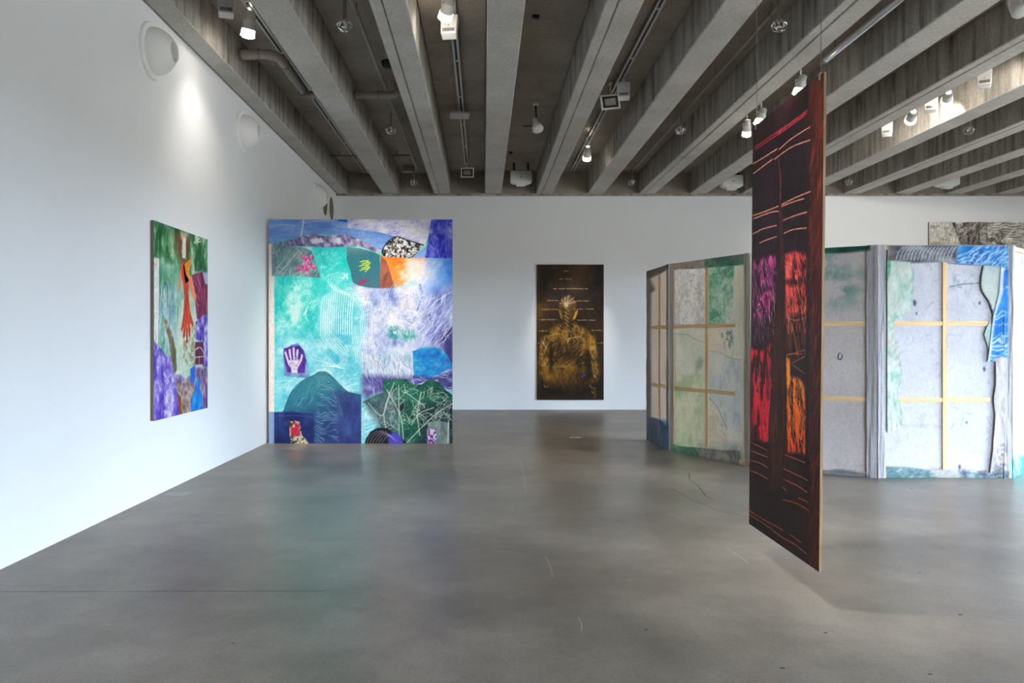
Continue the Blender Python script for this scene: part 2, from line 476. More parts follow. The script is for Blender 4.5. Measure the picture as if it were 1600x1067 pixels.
def floodlight(loc, target, label, mtop=.2):
    t = empty('floodlight', loc, 0, label, 'floodlight', 'square floodlights on the lighting tracks')
    q = (Vector(target) - Vector(loc)).normalized().to_track_quat('Z', 'Y').to_matrix().to_4x4()
    b = MB(); v = [(-.13, -.1, 0), (.13, -.1, 0), (.13, .1, 0), (-.13, .1, 0), (-.09, -.07, -.1), (.09, -.07, -.1), (.09, .07, -.1), (-.09, .07, -.1)]
    b.add(v, [(0, 1, 2, 3), (7, 6, 5, 4), (0, 4, 5, 1), (1, 5, 6, 2), (2, 6, 7, 3), (3, 7, 4, 0)], q)
    b.build('housing', M['white'], t)
    f = MB()
    f.box(-.14, .14, -.11, -.085, .002, .02, q); f.box(-.14, .14, .085, .11, .002, .02, q)
    f.box(-.14, -.115, -.085, .085, .002, .02, q); f.box(.115, .14, -.085, .085, .002, .02, q)
    f.build('bezel', M['white'], t)
    MB().box(-.115, .115, -.085, .085, .003, .008, q).build('gasket', M['black'], t)
    MB().box(-.08, .08, -.052, .052, .008, .012, q).build('reflector', M['reflector'], t)
    MB().tube([(0, 0, .02), (0, 0, mtop)], .014, 10).build('stem', M['white'], t)
    MB().box(-.022, .022, -.06, .06, mtop - .01, mtop).build('adapter', M['white'], t)
    return t
xA, xC, xE, xG, xI, xH = cellx(-3) + .06, cellx(-1), cellx(1), cellx(3) - .13, cellx(5) - .17, cellx(4) - .05
WARM = (1, .93, .83)
spotlight((xA, 9.04, 5.17), (-3.36, 9.75, 2.0), True, 'lit white spotlight shining down the white wall onto the green and purple painting', 40, 105, 1.0, WARM, 1.25)
driver_box((xA - .16, 8.72, 5.24), R(17), R(-10), 'white slotted driver box beside the spotlight that lights the side wall', 1.1)
spotlight((xC - .02, 8.55, 5.16), (-1.85, 12.3, 1.75), True, 'lit white spotlight aimed at the large turquoise collage canvas', 420, 40, .7, WARM, 1.25)
spotlight((xC - .02, 7.3, 5.16), (-1.9, 12.3, 1.2), True, 'lit white spotlight on the same track, aimed at the foot of the turquoise canvas', 300, 40, .7, WARM, 1.2)
driver_box((xC - .03, 9.2, 5.2), R(-8), R(-14), 'white slotted driver box on the track beside the turquoise canvas spotlight', 1.2)
t = empty('sensor_plate', (xC - .03, 13.1, 5.28), R(4), 'flat square pale plate hung under the lighting track between two bays', 'ceiling plate')
MB().box(-.16, .16, -.17, .17, -.02, .01).build('plate', M['track'], t, bevel=.006)
MB().box(-.02, .02, -.03, .03, .01, .084).build('bracket', M['white'], t)
floodlight((xC + .02, 17.0, 5.16), (xC + .1, 14.6, 3.4), 'square white framed floodlight at the back end of its track', .204)
# hanging panel light, on the same track nearer the photographer
spotlight((xC, 5.2, 5.16), (2.0, 5.4, 2.2), True, 'lit white spotlight aimed at the suspended dark red panel', 300, 44, .6, WARM)
spotlight((xC, 4.6, 5.16), (2.0, 5.3, 1.2), True, 'second lit white spotlight aimed at the suspended dark red panel', 110, 44, .6, WARM)
# bay in front of the back picture
floodlight((xE - .12, 11.75, 5.1), (xE - .9, 9.6, 3.6), 'tilted square floodlight beside a slotted driver box in mid track', .264)
driver_box((xE + .03, 11.5, 5.18), R(-10), R(-8), 'white slotted driver box beside the tilted square floodlight', 1.15)
spotlight((xE - .05, 14.9, 5.08), (2.0, 18.3, 1.75), True, 'lit white spotlight aimed at the dark back view picture on the end wall', 300, 30, .75, WARM, 1.25)
# bay over the folding canvases
spotlight((xG, 10.6, 4.98), (3.2, 10.9, 1.3), True, 'brightly lit spotlight just over the top edge of the suspended panel', 110, 60, .6, WARM, 1.15, 'lit spotlights over the folding canvases')
spotlight((xG, 12.1, 4.98), (2.8, 12.0, 1.2), True, 'lit spotlight beyond the brightest one over the folding canvases', 110, 60, .6, WARM, 1.15, 'lit spotlights over the folding canvases')
spotlight((xG, 12.75, 4.98), (4.4, 14.6, 0.6), True, 'lit spotlight furthest along the track over the folding canvases', 60, 50, .6, WARM, 1.15, 'lit spotlights over the folding canvases')
# bay with the light pools on the rib
driver_box((xI, 12.9, 5.0), R(-28), R(-10), 'white slotted driver box furthest back on the track with light pools', 1.0)
spotlight((xI, 12.15, 5.0), (7.5, 15.0, 4.3), True, 'short shiny white spotlight between two driver boxes on the light pool track', 45, 60, .7, WARM, 1.3)
driver_box((xI - .02, 11.6, 5.02), R(-28), R(-10), 'white slotted driver box between a shiny spotlight and a glaring one', 1.05)
spotlight((xI + .02, 11.25, 5.02), (7.6, 13.6, 4.4), True, 'glaring lit spotlight throwing a bright pool on the concrete rib', 220, 66, .6, WARM, 1.2)
driver_box((xI, 10.4, 5.0), R(-28), R(-10), 'white slotted driver box furthest from the end wall on the light pool track', 1.05)
spotlight((xI + .02, 9.35, 5.02), (7.6, 11.5, 4.4), True, 'lit spotlight furthest from the end wall on the light pool track', 220, 66, .6, WARM, 1.2)
spotlight((xH, 8.2, 5.02), (5.2, 6.5, 3.0), False, 'unlit white spotlight in the bay next to the light pool bay', scale=1.2)

# bare reflector lamp, loudspeakers, black dome
t = empty('reflector_lamp', (.85, 12.7, 5.0), 0, 'white bare reflector lamp on a round ceiling rose', 'ceiling lamp')
MB().lathe([(.06, 0), (.055, -.03), (.02, -.04)], 24, Matrix.Translation((0, .25, ZT - 5.0))).build('ceiling_rose', M['white'], t, smooth=40)
MB().tube([(0, .25, ZT - 5.0 - .035), (0, .24, .3), (0, .14, .16), (0, .09, .1)], .012, 8).build('stem', M['black'], t, smooth=60)
qa = aim((0, 0, 0), (.25, -.5, -1))
MB().lathe([(.03, -.15), (.036, -.14), (.04, -.06), (.062, -.03), (.085, .04), (.092, .07)], 28, qa, cap=True).build('lamp_body', M['white'], t, smooth=50)
MB().lathe([(.088, .071), (.084, .09), (.06, .1)], 28, qa).build('lens', M['lensoff'], t, smooth=50)
MB().tube([(-.06, .02, -.0), (-.22, .02, .0)], .011, 8).build('side_bar', M['black'], t)

def loudspeaker(x, y, lb):
    t = empty('loudspeaker', (x, y, 4.98), 0, lb, 'loudspeaker', 'white ceiling loudspeakers along the end wall')
    v = [(-.23, -.12, .26), (.23, -.12, .26), (.23, .12, .26), (-.23, .12, .26), (-.23, -.12, .02), (.23, -.12, .02), (.23, .12, .02), (-.23, .12, .02),
         (-.13, -.09, -.02), (.13, -.09, -.02), (.13, .1, -.02), (-.13, .1, -.02)]
    b = MB(); b.add(v, [(0, 1, 2, 3), (0, 4, 5, 1), (1, 5, 6, 2), (2, 6, 7, 3), (3, 7, 4, 0), (4, 8, 9, 5), (5, 9, 10, 6), (6, 10, 11, 7), (7, 11, 8, 4), (11, 10, 9, 8)])
    b.build('cabinet', M['white'], t, bevel=.02)
    MB().box(-.1, .1, -.075, .06, -.055, -.02).build('bottom_grille', M['white'], t, bevel=.006)
    MB().lathe([(.013, 0), (.013, .006)], 12, Matrix.Translation((0, -.12, .12)) @ Matrix.Rotation(R(90), 4, 'X')).build('badge', M['dark'], t)
    for s in (-1, 1):
        MB().box(s * .15 - .015, s * .15 + .015, -.02, .02, .26, ZT - 4.98).build('bracket', M['black'], t)
    return t
loudspeaker(cellx(0), 17.3, 'white loudspeaker hung in the bay above the dark back view picture')
loudspeaker(cellx(4), 17.75, 'white loudspeaker mostly hidden by a rib beside the suspended panel')
loudspeaker(cellx(8), 17.6, 'white loudspeaker hung in the bay above the black and white picture')
t = empty('smoke_detector', (-1.3, 11.0, ZT), 0, 'black round dome fixed to the slab beside the grey conduit', 'detector')
MB().lathe([(.1, 0), (.1, -.03), (.085, -.07), (.05, -.1), (.0001, -.105)], 28).build('dome', M['black'], t, smooth=50)
t = empty('junction_box', (.62, 9.45, ZT), 0, 'tiny dark box on the slab near the white wall end of the middle bay', 'junction box')
t['label'] = 'tiny dark box on the slab in the bay of the reflector lamp'
MB().box(-.04, .04, -.03, .03, -.03, 0).build('case', M['black'], t)
MB().lathe([(.012, -.03), (.012, -.04)], 10).build('knob', M['dark'], t)
t = empty('cable_clip', (.56, 16.3, ZT), 0, 'small dark clip on the slab in front of the loudspeaker', 'clip')
MB().box(-.035, .035, -.02, .02, -.03, 0).build('body', M['black'], t)
MB().box(-.01, .01, -.024, .024, -.04, -.03).build('latch', M['dark'], t)

# sprinklers with wire guards on two pipes
def sprinkler(x, y, lb):
    t = empty('sprinkler', (x, y, 5.0), 0, lb, 'sprinkler', 'caged sprinklers under the pipes')
    MB().tube([(0, 0, .28), (0, 0, .06)], .02, 10).build('drop_pipe', M['steel'], t, smooth=60)
    MB().lathe([(.016, .06), (.02, .04), (.012, .02), (.012, -.01), (.03, -.012), (.03, -.018)], 14).build('head', M['chrome'], t, smooth=40)
    for i in range(5):
        a = 2 * math.pi * i / 5
        pts = [(math.cos(a) * rr, math.sin(a) * rr, z) for rr, z in ((.022, .055), (.062, .045), (.082, .005), (.07, -.045), (.025, -.062))]
        MB().tube(pts, .0045, 5).build('cage_wire', M['chrome'], t)
    for rr, z in ((.082, .005), (.03, -.062)):
        MB().tube([(math.cos(2 * math.pi * i / 18) * rr, math.sin(2 * math.pi * i / 18) * rr, z) for i in range(18)], .0045, 5, True).build('cage_ring', M['chrome'], t)
for x, bay in ((-1.5, 'left of the turquoise canvas spotlight'), (3.2, 'between two ribs left of the suspended panel'), (7.88, 'past the light pool bay')):
    for y, w in ((8.65, 'first'), (12.97, 'middle'), (17.25, 'last')):
        if x > 7 and y < 9: continue
        place = {8.65: 'hanging furthest from the end wall', 12.97: 'hanging in mid bay', 17.25: 'hanging close to the end wall'}[y]
        sprinkler(x, y, 'caged sprinkler %s, %s' % (place, {-1.5: 'in the bay with the black dome', 3.2: 'in the bay beside the folding canvases track', 7.88: 'in the bay behind the light pool rib'}[x]))
def conduit(x, y0, y1, lb, rr=.024):
    t = empty('ceiling_conduit', (x, y0, ZT - .12), 0, lb, 'pipe', 'pipes running along the bays')
    MB().tube([(0, 0, 0), (0, y1 - y0, 0)], rr, 12).build('pipe', M['pipe'], t, smooth=60)
    for j in range(int((y1 - y0) / 2.2) + 1):
        yy = .4 + j * 2.2
        if yy > y1 - y0: break
        MB().lathe([(rr + .004, -.02), (rr + .004, .02)], 14, Matrix.Translation((0, yy, 0)) @ Matrix.Rotation(R(90), 4, 'X')).build('clamp', M['steel'], t)
        MB().box(-.006, .006, yy - .006, yy + .006, rr, .12).build('hanger_rod', M['steel'], t)
    return t
conduit(-1.44, 6.5, 17.3, 'grey sprinkler pipe in the bay with the black dome')
conduit(3.28, 6.5, 17.3, 'grey sprinkler pipe in the bay between the end wall picture and the folding canvases')
conduit(7.95, 8.5, 17.3, 'grey sprinkler pipe in the bay behind the light pool rib')
# thick drain pipes piercing the ribs
def bend(a, c, b, r, n=8):
    """points from a over a rounded corner c to b"""
    a, c, b = Vector(a), Vector(c), Vector(b)
    p = c + (a - c).normalized() * r; q = c + (b - c).normalized() * r
    return [a] + [((1 - i / n) ** 2) * p + 2 * (1 - i / n) * (i / n) * c + (i / n) ** 2 * q for i in range(n + 1)] + [b]
def sleeve(p, d, r, t):
    q = Vector(d).normalized().to_track_quat('Z', 'Y').to_matrix().to_4x4()
    MB().lathe([(r, -.012), (r + .014, -.012), (r + .014, .012), (r, .012)], 20, Matrix.Translation(p) @ q, cap=False).build('coupling', M['steel'], t, smooth=40)
t = empty('drain_pipe', (-3.08, 10.15, 5.22), 0, 'thick grey pipe crossing the bay by the white wall with two elbows', 'pipe')
p1 = bend((0, 0, 0), (.47, 0, 0), (.47, 1.6, -.02), .22)
p2 = bend((.47, .8, -.01), (.47, 1.62, -.02), (.77, 1.62, -.02), .16)
MB().tube(p1[:-1] + [(.47, .85, -.01)], .062, 16).build('pipe', M['pipe'], t, smooth=60)
MB().tube(p2, .056, 16).build('lower_pipe', M['pipe'], t, smooth=60)
sleeve((.012, 0, 0), (1, 0, 0), .064, t); sleeve((.24, 0, 0), (1, 0, 0), .062, t); sleeve((.47, .34, 0), (0, 1, 0), .062, t); sleeve((.47, 1.42, -.02), (0, 1, 0), .058, t)
t = empty('drain_pipe', (-1.915, 11.9, 5.24), 0, 'thick grey pipe with an upturned elbow beside the black dome', 'pipe')
MB().tube(bend((0, 0, 0), (.66, 0, 0), (.66, .0, .18), .12), .055, 16).build('pipe', M['pipe'], t, smooth=60)
sleeve((.36, 0, 0), (1, 0, 0), .056, t); sleeve((.012, 0, 0), (1, 0, 0), .057, t); sleeve((.66, 0, .14), (0, 0, 1), .056, t)
for k, lb in ((-3, 'thin cross conduit under the track by the white wall'), (-2, 'thin cross conduit meeting the grey sprinkler pipe')):
    x0 = BX0 + PITCH * k + BW
    t = empty('cross_conduit', (x0, 16.2, ZSLAB - .1), 0, lb, 'conduit')
    MB().tube([(.002, 0, 0), ((PITCH - BW - .002) if k == -3 else .46, 0, 0)], .016, 10).build('pipe', M['steel'], t, smooth=60)
    MB().box(.18, .2, -.01, .01, .014, .099).build('clip', M['steel'], t)
t = empty('junction_box', (-1.62, 17.6, 5.33), 0, 'flat grey box on the slab close to the last caged sprinkler', 'junction box')
MB().box(-.13, .13, -.1, .1, -.04, .0985).build('case', M['pipe'], t, bevel=.006)
MB().box(-.11, .11, -.105, -.1, -.03, .07).build('cover', M['pipe'], t)
# long clear tube fitting
t = empty('tube_light', (cellx(3) + .06, 6.6, 5.2), 0, 'long unlit clear tube light above the suspended panel', 'tube light')
tb = Matrix.Rotation(R(-90), 4, 'X')
MB().lathe([(.05, 0), (.05, 3.7)], 24, tb, cap=False).build('tube', M['frost'], t, smooth=40)
for y in (0, 3.64):
    MB().lathe([(.054, y), (.054, y + .06), (.03, y + .07)], 24, tb).build('end_cap', M['steel'], t, smooth=40)
for y in (.4, 3.4):
    MB().tube([(0, y, .05), (0, y, ZT - 5.2)], .006, 6).build('hanger', M['wire'], t)
# floor fittings
t = empty('floor_box', (-3.18, 8.27, 0), 0, 'small steel floor socket lid at the foot of the white wall', 'floor socket')
MB().box(-.12, .12, -.11, .11, 0, .004).build('frame', M['plate'], t)
MB().box(-.105, .105, -.095, .095, .004, .006).build('lid', M['plate'], t)
t = empty('floor_strip', (1.53, 13.15, 0), 0, 'narrow steel strip lying on the floor before the dark back view picture', 'floor strip')
MB().box(-.11, .11, -.02, .02, 0, .006).build('bar', M['plate'], t)
MB().box(-.09, .09, -.006, .006, .006, .008).build('slot', M['dark'], t)

# worn marks in the concrete: saw-cut joint, hairline cracks and scratches
def floor_mark(name, pts, w, mat):
    P = [Vector(p) for p in pts]; v = []; f = []
    for i, p in enumerate(P):
        d = (P[min(i + 1, len(P) - 1)] - P[max(i - 1, 0)]).normalized(); n = Vector((-d.y, d.x)) * w / 2
        v += [(p.x + n.x, p.y + n.y, .0006), (p.x - n.x, p.y - n.y, .0006)]
        if i: f.append((2 * i - 2, 2 * i - 1, 2 * i + 1, 2 * i))
    b = MB(); b.add(v, f); b.build(name, mat, floor)
floor_mark('saw_cut', [(XL + .01, 5.08), (-2.0, 5.09), (-1.0, 5.10)], .007, M['crack'])
floor_mark('hairline_crack', [(2.46, 9.55), (2.37, 9.2), (2.36, 8.8), (2.28, 8.2), (2.3, 8.0)], .008, M['crack'])
floor_mark('hairline_crack', [(2.02, 8.6), (2.1, 8.0), (2.2, 7.5), (2.5, 7.1)], .006, M['crack'])
for a, b in (((1.87, 6.14), (1.9, 5.73)), ((.49, 10.6), (.45, 8.4)), ((.46, 5.9), (.47, 5.4)), ((.55, 4.6), (.54, 4.4)), ((1.7, 7.4), (1.82, 7.0)), ((2.9, 8.3), (3.2, 8.0))):
    floor_mark('scratch', [a, ((a[0] + b[0]) / 2 + .01, (a[1] + b[1]) / 2), b], .006, M['scuff'])
for x, y, s in ((-1.32, 4.22, .014), (.9, 4.42, .02), (1.87, 4.37, .02), (1.46, 3.9, .022), (2.14, 3.83, .02), (2.78, 4.66, .024), (-2.4, 6.1, .012), (3.0, 5.5, .015), (4.6, 8.6, .03)):
    s *= .65
    MB().lathe([(s, .0004), (s * .9, .0009)], 7, Matrix.Translation((x, y, 0)) @ Matrix.Scale(.55, 4, (0, 1, 0))).build('speck', M['crack'], floor)

# ================================================================ PAINTED SURFACES
# Pictures are painted in code on fine grids: every grid point carries its own ink colour.
_tab = np.random.RandomState(11).rand(64, 256, 256).astype(np.float32)
def vnoise(x, y, seed=0):
    t = _tab[seed % 64]
    xi = np.floor(x).astype(int); yi = np.floor(y).astype(int)
    fx = x - xi; fy = y - yi
    fx = fx * fx * (3 - 2 * fx); fy = fy * fy * (3 - 2 * fy)
    a = t[yi & 255, xi & 255]; b = t[yi & 255, (xi + 1) & 255]
    c = t[(yi + 1) & 255, xi & 255]; d = t[(yi + 1) & 255, (xi + 1) & 255]
    return (a + (b - a) * fx) * (1 - fy) + (c + (d - c) * fx) * fy
def fbm(x, y, seed=0, octv=4, gain=.62):
    s = 0; a = 1; n = 0
    for i in range(octv):
        s = s + a * vnoise(x * 2 ** i + 17.3 * i, y * 2 ** i + 9.1 * i, seed + i); n += a; a *= gain
    return s / n
def homography(src):
    """photo quad TL TR BR BL -> unit square"""
    dst = [(0, 0), (1, 0), (1, 1), (0, 1)]; A = []; b = []
    for (x, y), (u, v) in zip(src, dst):
        A.append([x, y, 1, 0, 0, 0, -u * x, -u * y]); b.append(u)
        A.append([0, 0, 0, x, y, 1, -v * x, -v * y]); b.append(v)
    h = np.linalg.solve(np.array(A, float), np.array(b, float))
    return np.append(h, 1).reshape(3, 3)
class Art:
    """w x h metres; features are given in coordinates measured on the picture itself through a quad"""
    def __init__(s, quad, w, h, ppm, base, seed=1):
        s.H = homography(quad); s.w, s.h = w, h
        s.nx, s.ny = max(8, int(w * ppm)), max(8, int(h * ppm))
        s.px = s.nx / w                                   # raster px per metre
        s.X, s.Y = np.meshgrid(np.arange(s.nx + 1, dtype=np.float32), np.arange(s.ny + 1, dtype=np.float32))
        s.img = np.ones((s.ny + 1, s.nx + 1, 3), np.float32) * np.array(base, np.float32)
        s.rs = np.random.RandomState(seed); s.seed = seed
        s.cv = lambda p: p; s.lw = 1.0
    def crop(s, x0, y0, k):
        s.cv = lambda p: (p[0] / k + x0, p[1] / k + y0); return s
    def m(s, pts):
        out = []
        for p in pts:
            x, y = s.cv(p); q = s.H @ np.array([x, y, 1.0]); out.append((q[0] / q[2] * s.nx, q[1] / q[2] * s.ny))
        return out
    def full(s): return np.ones_like(s.X)
    def poly(s, pts, feather=.8, wob=0, raw=False):
        P = pts if raw else s.m(pts)
        P = np.array(P); X, Y = s.X, s.Y
        if wob:
            X = X + (fbm(X / 9, Y / 9, s.seed + 3, 3) - .5) * 2 * wob; Y = Y + (fbm(X / 9, Y / 9, s.seed + 8, 3) - .5) * 2 * wob
        x0, y0 = np.floor(P.min(0) - feather * 2 - wob * 2 - 1).astype(int); x1, y1 = np.ceil(P.max(0) + feather * 2 + wob * 2 + 2).astype(int)
        x0, y0 = max(0, x0), max(0, y0); x1, y1 = min(s.nx + 1, x1), min(s.ny + 1, y1)
        out = np.zeros_like(s.X)
        if x1 <= x0 or y1 <= y0: return out
        x = X[y0:y1, x0:x1]; y = Y[y0:y1, x0:x1]
        ins = np.zeros(x.shape, bool); d2 = np.full(x.shape, 1e9, np.float32)
        n = len(P)
        for i in range(n):
            (ax, ay), (bx, by) = P[i], P[(i + 1) % n]
            if ay != by:
                c = ((ay > y) != (by > y)) & (x < (bx - ax) * (y - ay) / (by - ay) + ax); ins ^= c
            dx, dy = bx - ax, by - ay; L = dx * dx + dy * dy + 1e-9
            t = np.clip(((x - ax) * dx + (y - ay) * dy) / L, 0, 1)
            d2 = np.minimum(d2, (x - ax - t * dx) ** 2 + (y - ay - t * dy) ** 2)
        d = np.sqrt(d2) * np.where(ins, 1, -1)
        out[y0:y1, x0:x1] = np.clip(d / (2 * feather) + .5, 0, 1)
        return out
    def ell(s, c, rx, ry, n=20):
        return [(c[0] + rx * math.cos(2 * math.pi * i / n), c[1] + ry * math.sin(2 * math.pi * i / n)) for i in range(n)]
    def put(s, mask, c, a=1.0):
        mm = (mask * a)[..., None]; s.img += (np.array(c, np.float32) - s.img) * mm
    def mot(s, mask, cols, sc=.12, an=1.0, seed=0, con=1.6, a=1.0, octv=5):
        """cloudy mix of several inks; sc = patch size in metres, an = vertical stretch"""
        f = fbm(s.X / (sc * s.px), s.Y / (sc * s.px * an), s.seed + seed, octv)
        f = np.clip((f - .5) * con + .5, 0, .9999) * (len(cols) - 1)
        i = f.astype(int); t = (f - i)[..., None]; C = np.array(cols, np.float32)
        col = C[i] * (1 - t) + C[np.minimum(i + 1, len(cols) - 1)] * t
        s.img += (col - s.img) * (mask * a)[..., None]
    def grad(s, mask, p0, p1, c0, c1, a=1.0, rag=.15, seed=0):
        (ax, ay), (bx, by) = s.m([p0, p1]); dx, dy = bx - ax, by - ay
        t = ((s.X - ax) * dx + (s.Y - ay) * dy) / (dx * dx + dy * dy)
        t = np.clip(t + (fbm(s.X / 14, s.Y / 14, s.seed + seed, 4) - .5) * rag * 2, 0, 1)[..., None]
        col = np.array(c0, np.float32) * (1 - t) + np.array(c1, np.float32) * t
        s.img += (col - s.img) * (mask * a)[..., None]
    def fade(s, p0, p1):
        (ax, ay), (bx, by) = s.m([p0, p1]); dx, dy = bx - ax, by - ay
        return np.clip(((s.X - ax) * dx + (s.Y - ay) * dy) / (dx * dx + dy * dy), 0, 1)
    def blot(s, mask, lo, hi, sc=.08, an=1.0, seed=0):
        """mask times a noise threshold between lo and hi"""
        f = fbm(s.X / (sc * s.px), s.Y / (sc * s.px * an), s.seed + seed, 5)
        return mask * np.clip((f - lo) / (hi - lo), 0, 1)
    def seg(s, P, w, c, a=1.0, mask=None, rag=0):
        P = np.array(P); r = w / 2 + 1.2
        x0, y0 = np.floor(P.min(0) - r - 1).astype(int); x1, y1 = np.ceil(P.max(0) + r + 2).astype(int)
        x0, y0 = max(0, x0), max(0, y0); x1, y1 = min(s.nx + 1, x1), min(s.ny + 1, y1)
        if x1 <= x0 or y1 <= y0: return
        x = s.X[y0:y1, x0:x1]; y = s.Y[y0:y1, x0:x1]; d2 = np.full(x.shape, 1e9, np.float32)
        for i in range(len(P) - 1):
            (ax, ay), (bx, by) = P[i], P[i + 1]; dx, dy = bx - ax, by - ay; L = dx * dx + dy * dy + 1e-9
            t = np.clip(((x - ax) * dx + (y - ay) * dy) / L, 0, 1)
            d2 = np.minimum(d2, (x - ax - t * dx) ** 2 + (y - ay - t * dy) ** 2)
        k = np.clip(w / 2 + .5 - np.sqrt(d2), 0, 1) * a
        if rag: k = k * np.clip((vnoise(x / 3.1, y / 3.1, s.seed + 21) - rag + .25) * 4, 0, 1)
        if mask is not None: k = k * mask[y0:y1, x0:x1]
        s.img[y0:y1, x0:x1] += (np.array(c, np.float32) - s.img[y0:y1, x0:x1]) * k[..., None]
    def line(s, pts, w=1.4, c=(255, 255, 255), a=1.0, mask=None, rag=.3, smooth=True):
        P = s.m(pts)
        if smooth and len(P) > 2:
            P = np.array(P); out = []
            for i in range(len(P) - 1):
                p0, p1, p2, p3 = P[max(0, i - 1)], P[i], P[i + 1], P[min(len(P) - 1, i + 2)]
                for t in np.linspace(0, 1, 6)[:-1]:
                    out.append(.5 * (2 * p1 + (p2 - p0) * t + (2 * p0 - 5 * p1 + 4 * p2 - p3) * t * t + (3 * p1 - p0 - 3 * p2 + p3) * t ** 3))
            out.append(P[-1]); P = out
        s.seg(P, w * s.lw, c, a, mask, rag)
    def scr(s, mask, n, L=.1, ang=90, spread=15, w=1.2, c=(255, 255, 255), a=.9, curve=.15, cols=None):
        """n gouge marks scattered inside the mask"""
        ys, xs = np.nonzero(mask > .6)
        if not len(xs): return
        for i in s.rs.randint(0, len(xs), n):
            th = R(ang + s.rs.randn() * spread); l = L * s.px * (.5 + s.rs.rand())
            cx, cy = xs[i], ys[i]; dx, dy = math.cos(th) * l / 2, math.sin(th) * l / 2; k = s.rs.randn() * curve
            P = [(cx - dx, cy - dy), (cx - dy * k, cy + dx * k), (cx + dx, cy + dy)]
            cc = cols[s.rs.randint(len(cols))] if cols else c
            s.seg(P, w * s.lw * (.6 + .8 * s.rs.rand()), cc, a * (.5 + .5 * s.rs.rand()), mask)
    def hatch(s, mask, ang, sp, c, a=.8, duty=.35, warp=.4, brk=.45, seed=0):
        th = R(ang); u = -s.X * math.sin(th) + s.Y * math.cos(th); v = s.X * math.cos(th) + s.Y * math.sin(th)
        S = sp * s.px
        u = u / S + (fbm(s.X / (S * 6), s.Y / (S * 6), s.seed + seed, 3) - .5) * 6 * warp
        k = np.clip((.5 * duty + .12 - np.abs(u - np.floor(u) - .5)) / .12, 0, 1)
        k = k * np.clip((fbm(u * .9, v / (S * 5), s.seed + seed + 5, 2) - brk) * 8, 0, 1)
        s.put(mask * k, c, a)
    def grain(s, k=.2, fleck=None, n=.7):
        f = vnoise(s.X / 1.7, s.Y / 1.7, s.seed + 50) * .6 + vnoise(s.X / 1.3, s.Y / 5.5, s.seed + 51) * .4
        s.img *= (1 + (f - .5) * 2 * k)[..., None]
        if fleck is not None:
            g = fbm(s.X / 4.2, s.Y / 6.5, s.seed + 52, 3); big = fbm(s.X / 40, s.Y / 40, s.seed + 53, 2)
            s.put(np.clip((g - n) * 9, 0, 1) * np.clip((big - .38) * 4, 0, 1), fleck, .75)
        np.clip(s.img, 0, 255, out=s.img)
    # ---- geometry
    def colors(s): 
        a = np.clip(s.img / 255.0, 0, 1)
        l = np.where(a <= .04045, a / 12.92, ((a + .055) / 1.055) ** 2.4)
        return l
    def sample(s, P):
        x = np.clip(P[:, 0], 0, s.nx - .001); y = np.clip(P[:, 1], 0, s.ny - .001)
        i = x.astype(int); j = y.astype(int); fx = (x - i)[:, None]; fy = (y - j)[:, None]; L = s.colors()
        return (L[j, i] * (1 - fx) + L[j, i + 1] * fx) * (1 - fy) + (L[j + 1, i] * (1 - fx) + L[j + 1, i + 1] * fx) * fy
def set_paint(me, rgb):
    at = me.color_attributes.new('paint', 'FLOAT_COLOR', 'POINT')
    d = np.ones((len(rgb), 4), np.float32); d[:, :3] = rgb
    at.data.foreach_set('color', d.ravel())
def grid_mesh(name, art, mat, relief=.0, rs=.12, x0=0, x1=None, y0=0, y1=None, off=0.0):
    """picture plane in local XZ facing -Y, origin bottom left"""
    x1 = art.nx if x1 is None else x1; y1 = art.ny if y1 is None else y1
    X = art.X[y0:y1 + 1, x0:x1 + 1]; Y = art.Y[y0:y1 + 1, x0:x1 + 1]; ny, nx = X.shape
    px = X / art.px; pz = art.h - Y * art.h / art.ny
    d = (fbm(px / rs, pz / rs, art.seed + 30, 3) - .5) * 2 * relief
    co = np.stack([px, off - np.abs(d), pz], -1).reshape(-1, 3).astype(np.float32)
    idx = np.arange(nx * ny).reshape(ny, nx)
    q = np.stack([idx[1:, :-1], idx[1:, 1:], idx[:-1, 1:], idx[:-1, :-1]], -1).reshape(-1, 4)
    me = bpy.data.meshes.new(name)
    me.vertices.add(len(co)); me.vertices.foreach_set('co', co.ravel())
    me.loops.add(q.size); me.loops.foreach_set('vertex_index', q.ravel().astype(np.int32))
    me.polygons.add(len(q)); me.polygons.foreach_set('loop_start', np.arange(0, q.size, 4, dtype=np.int32))
    me.polygons.foreach_set('loop_total', np.full(len(q), 4, np.int32))
    me.update(calc_edges=True)
    set_paint(me, art.colors()[y0:y1 + 1, x0:x1 + 1].reshape(-1, 3))
    me.materials.append(mat)
    for_s = np.ones(len(q), bool); me.polygons.foreach_set('use_smooth', for_s)
    return me
def densify(P, step, jit=0, rs=None):
    out = []
    n = len(P)
    for i in range(n):
        a = np.array(P[i]); b = np.array(P[(i + 1) % n]); L = np.linalg.norm(b - a); k = max(1, int(L / step))
        for j in range(k):
            p = a + (b - a) * j / k
            if jit and j: p = p + rs.randn(2) * jit
            out.append(p)
    return out
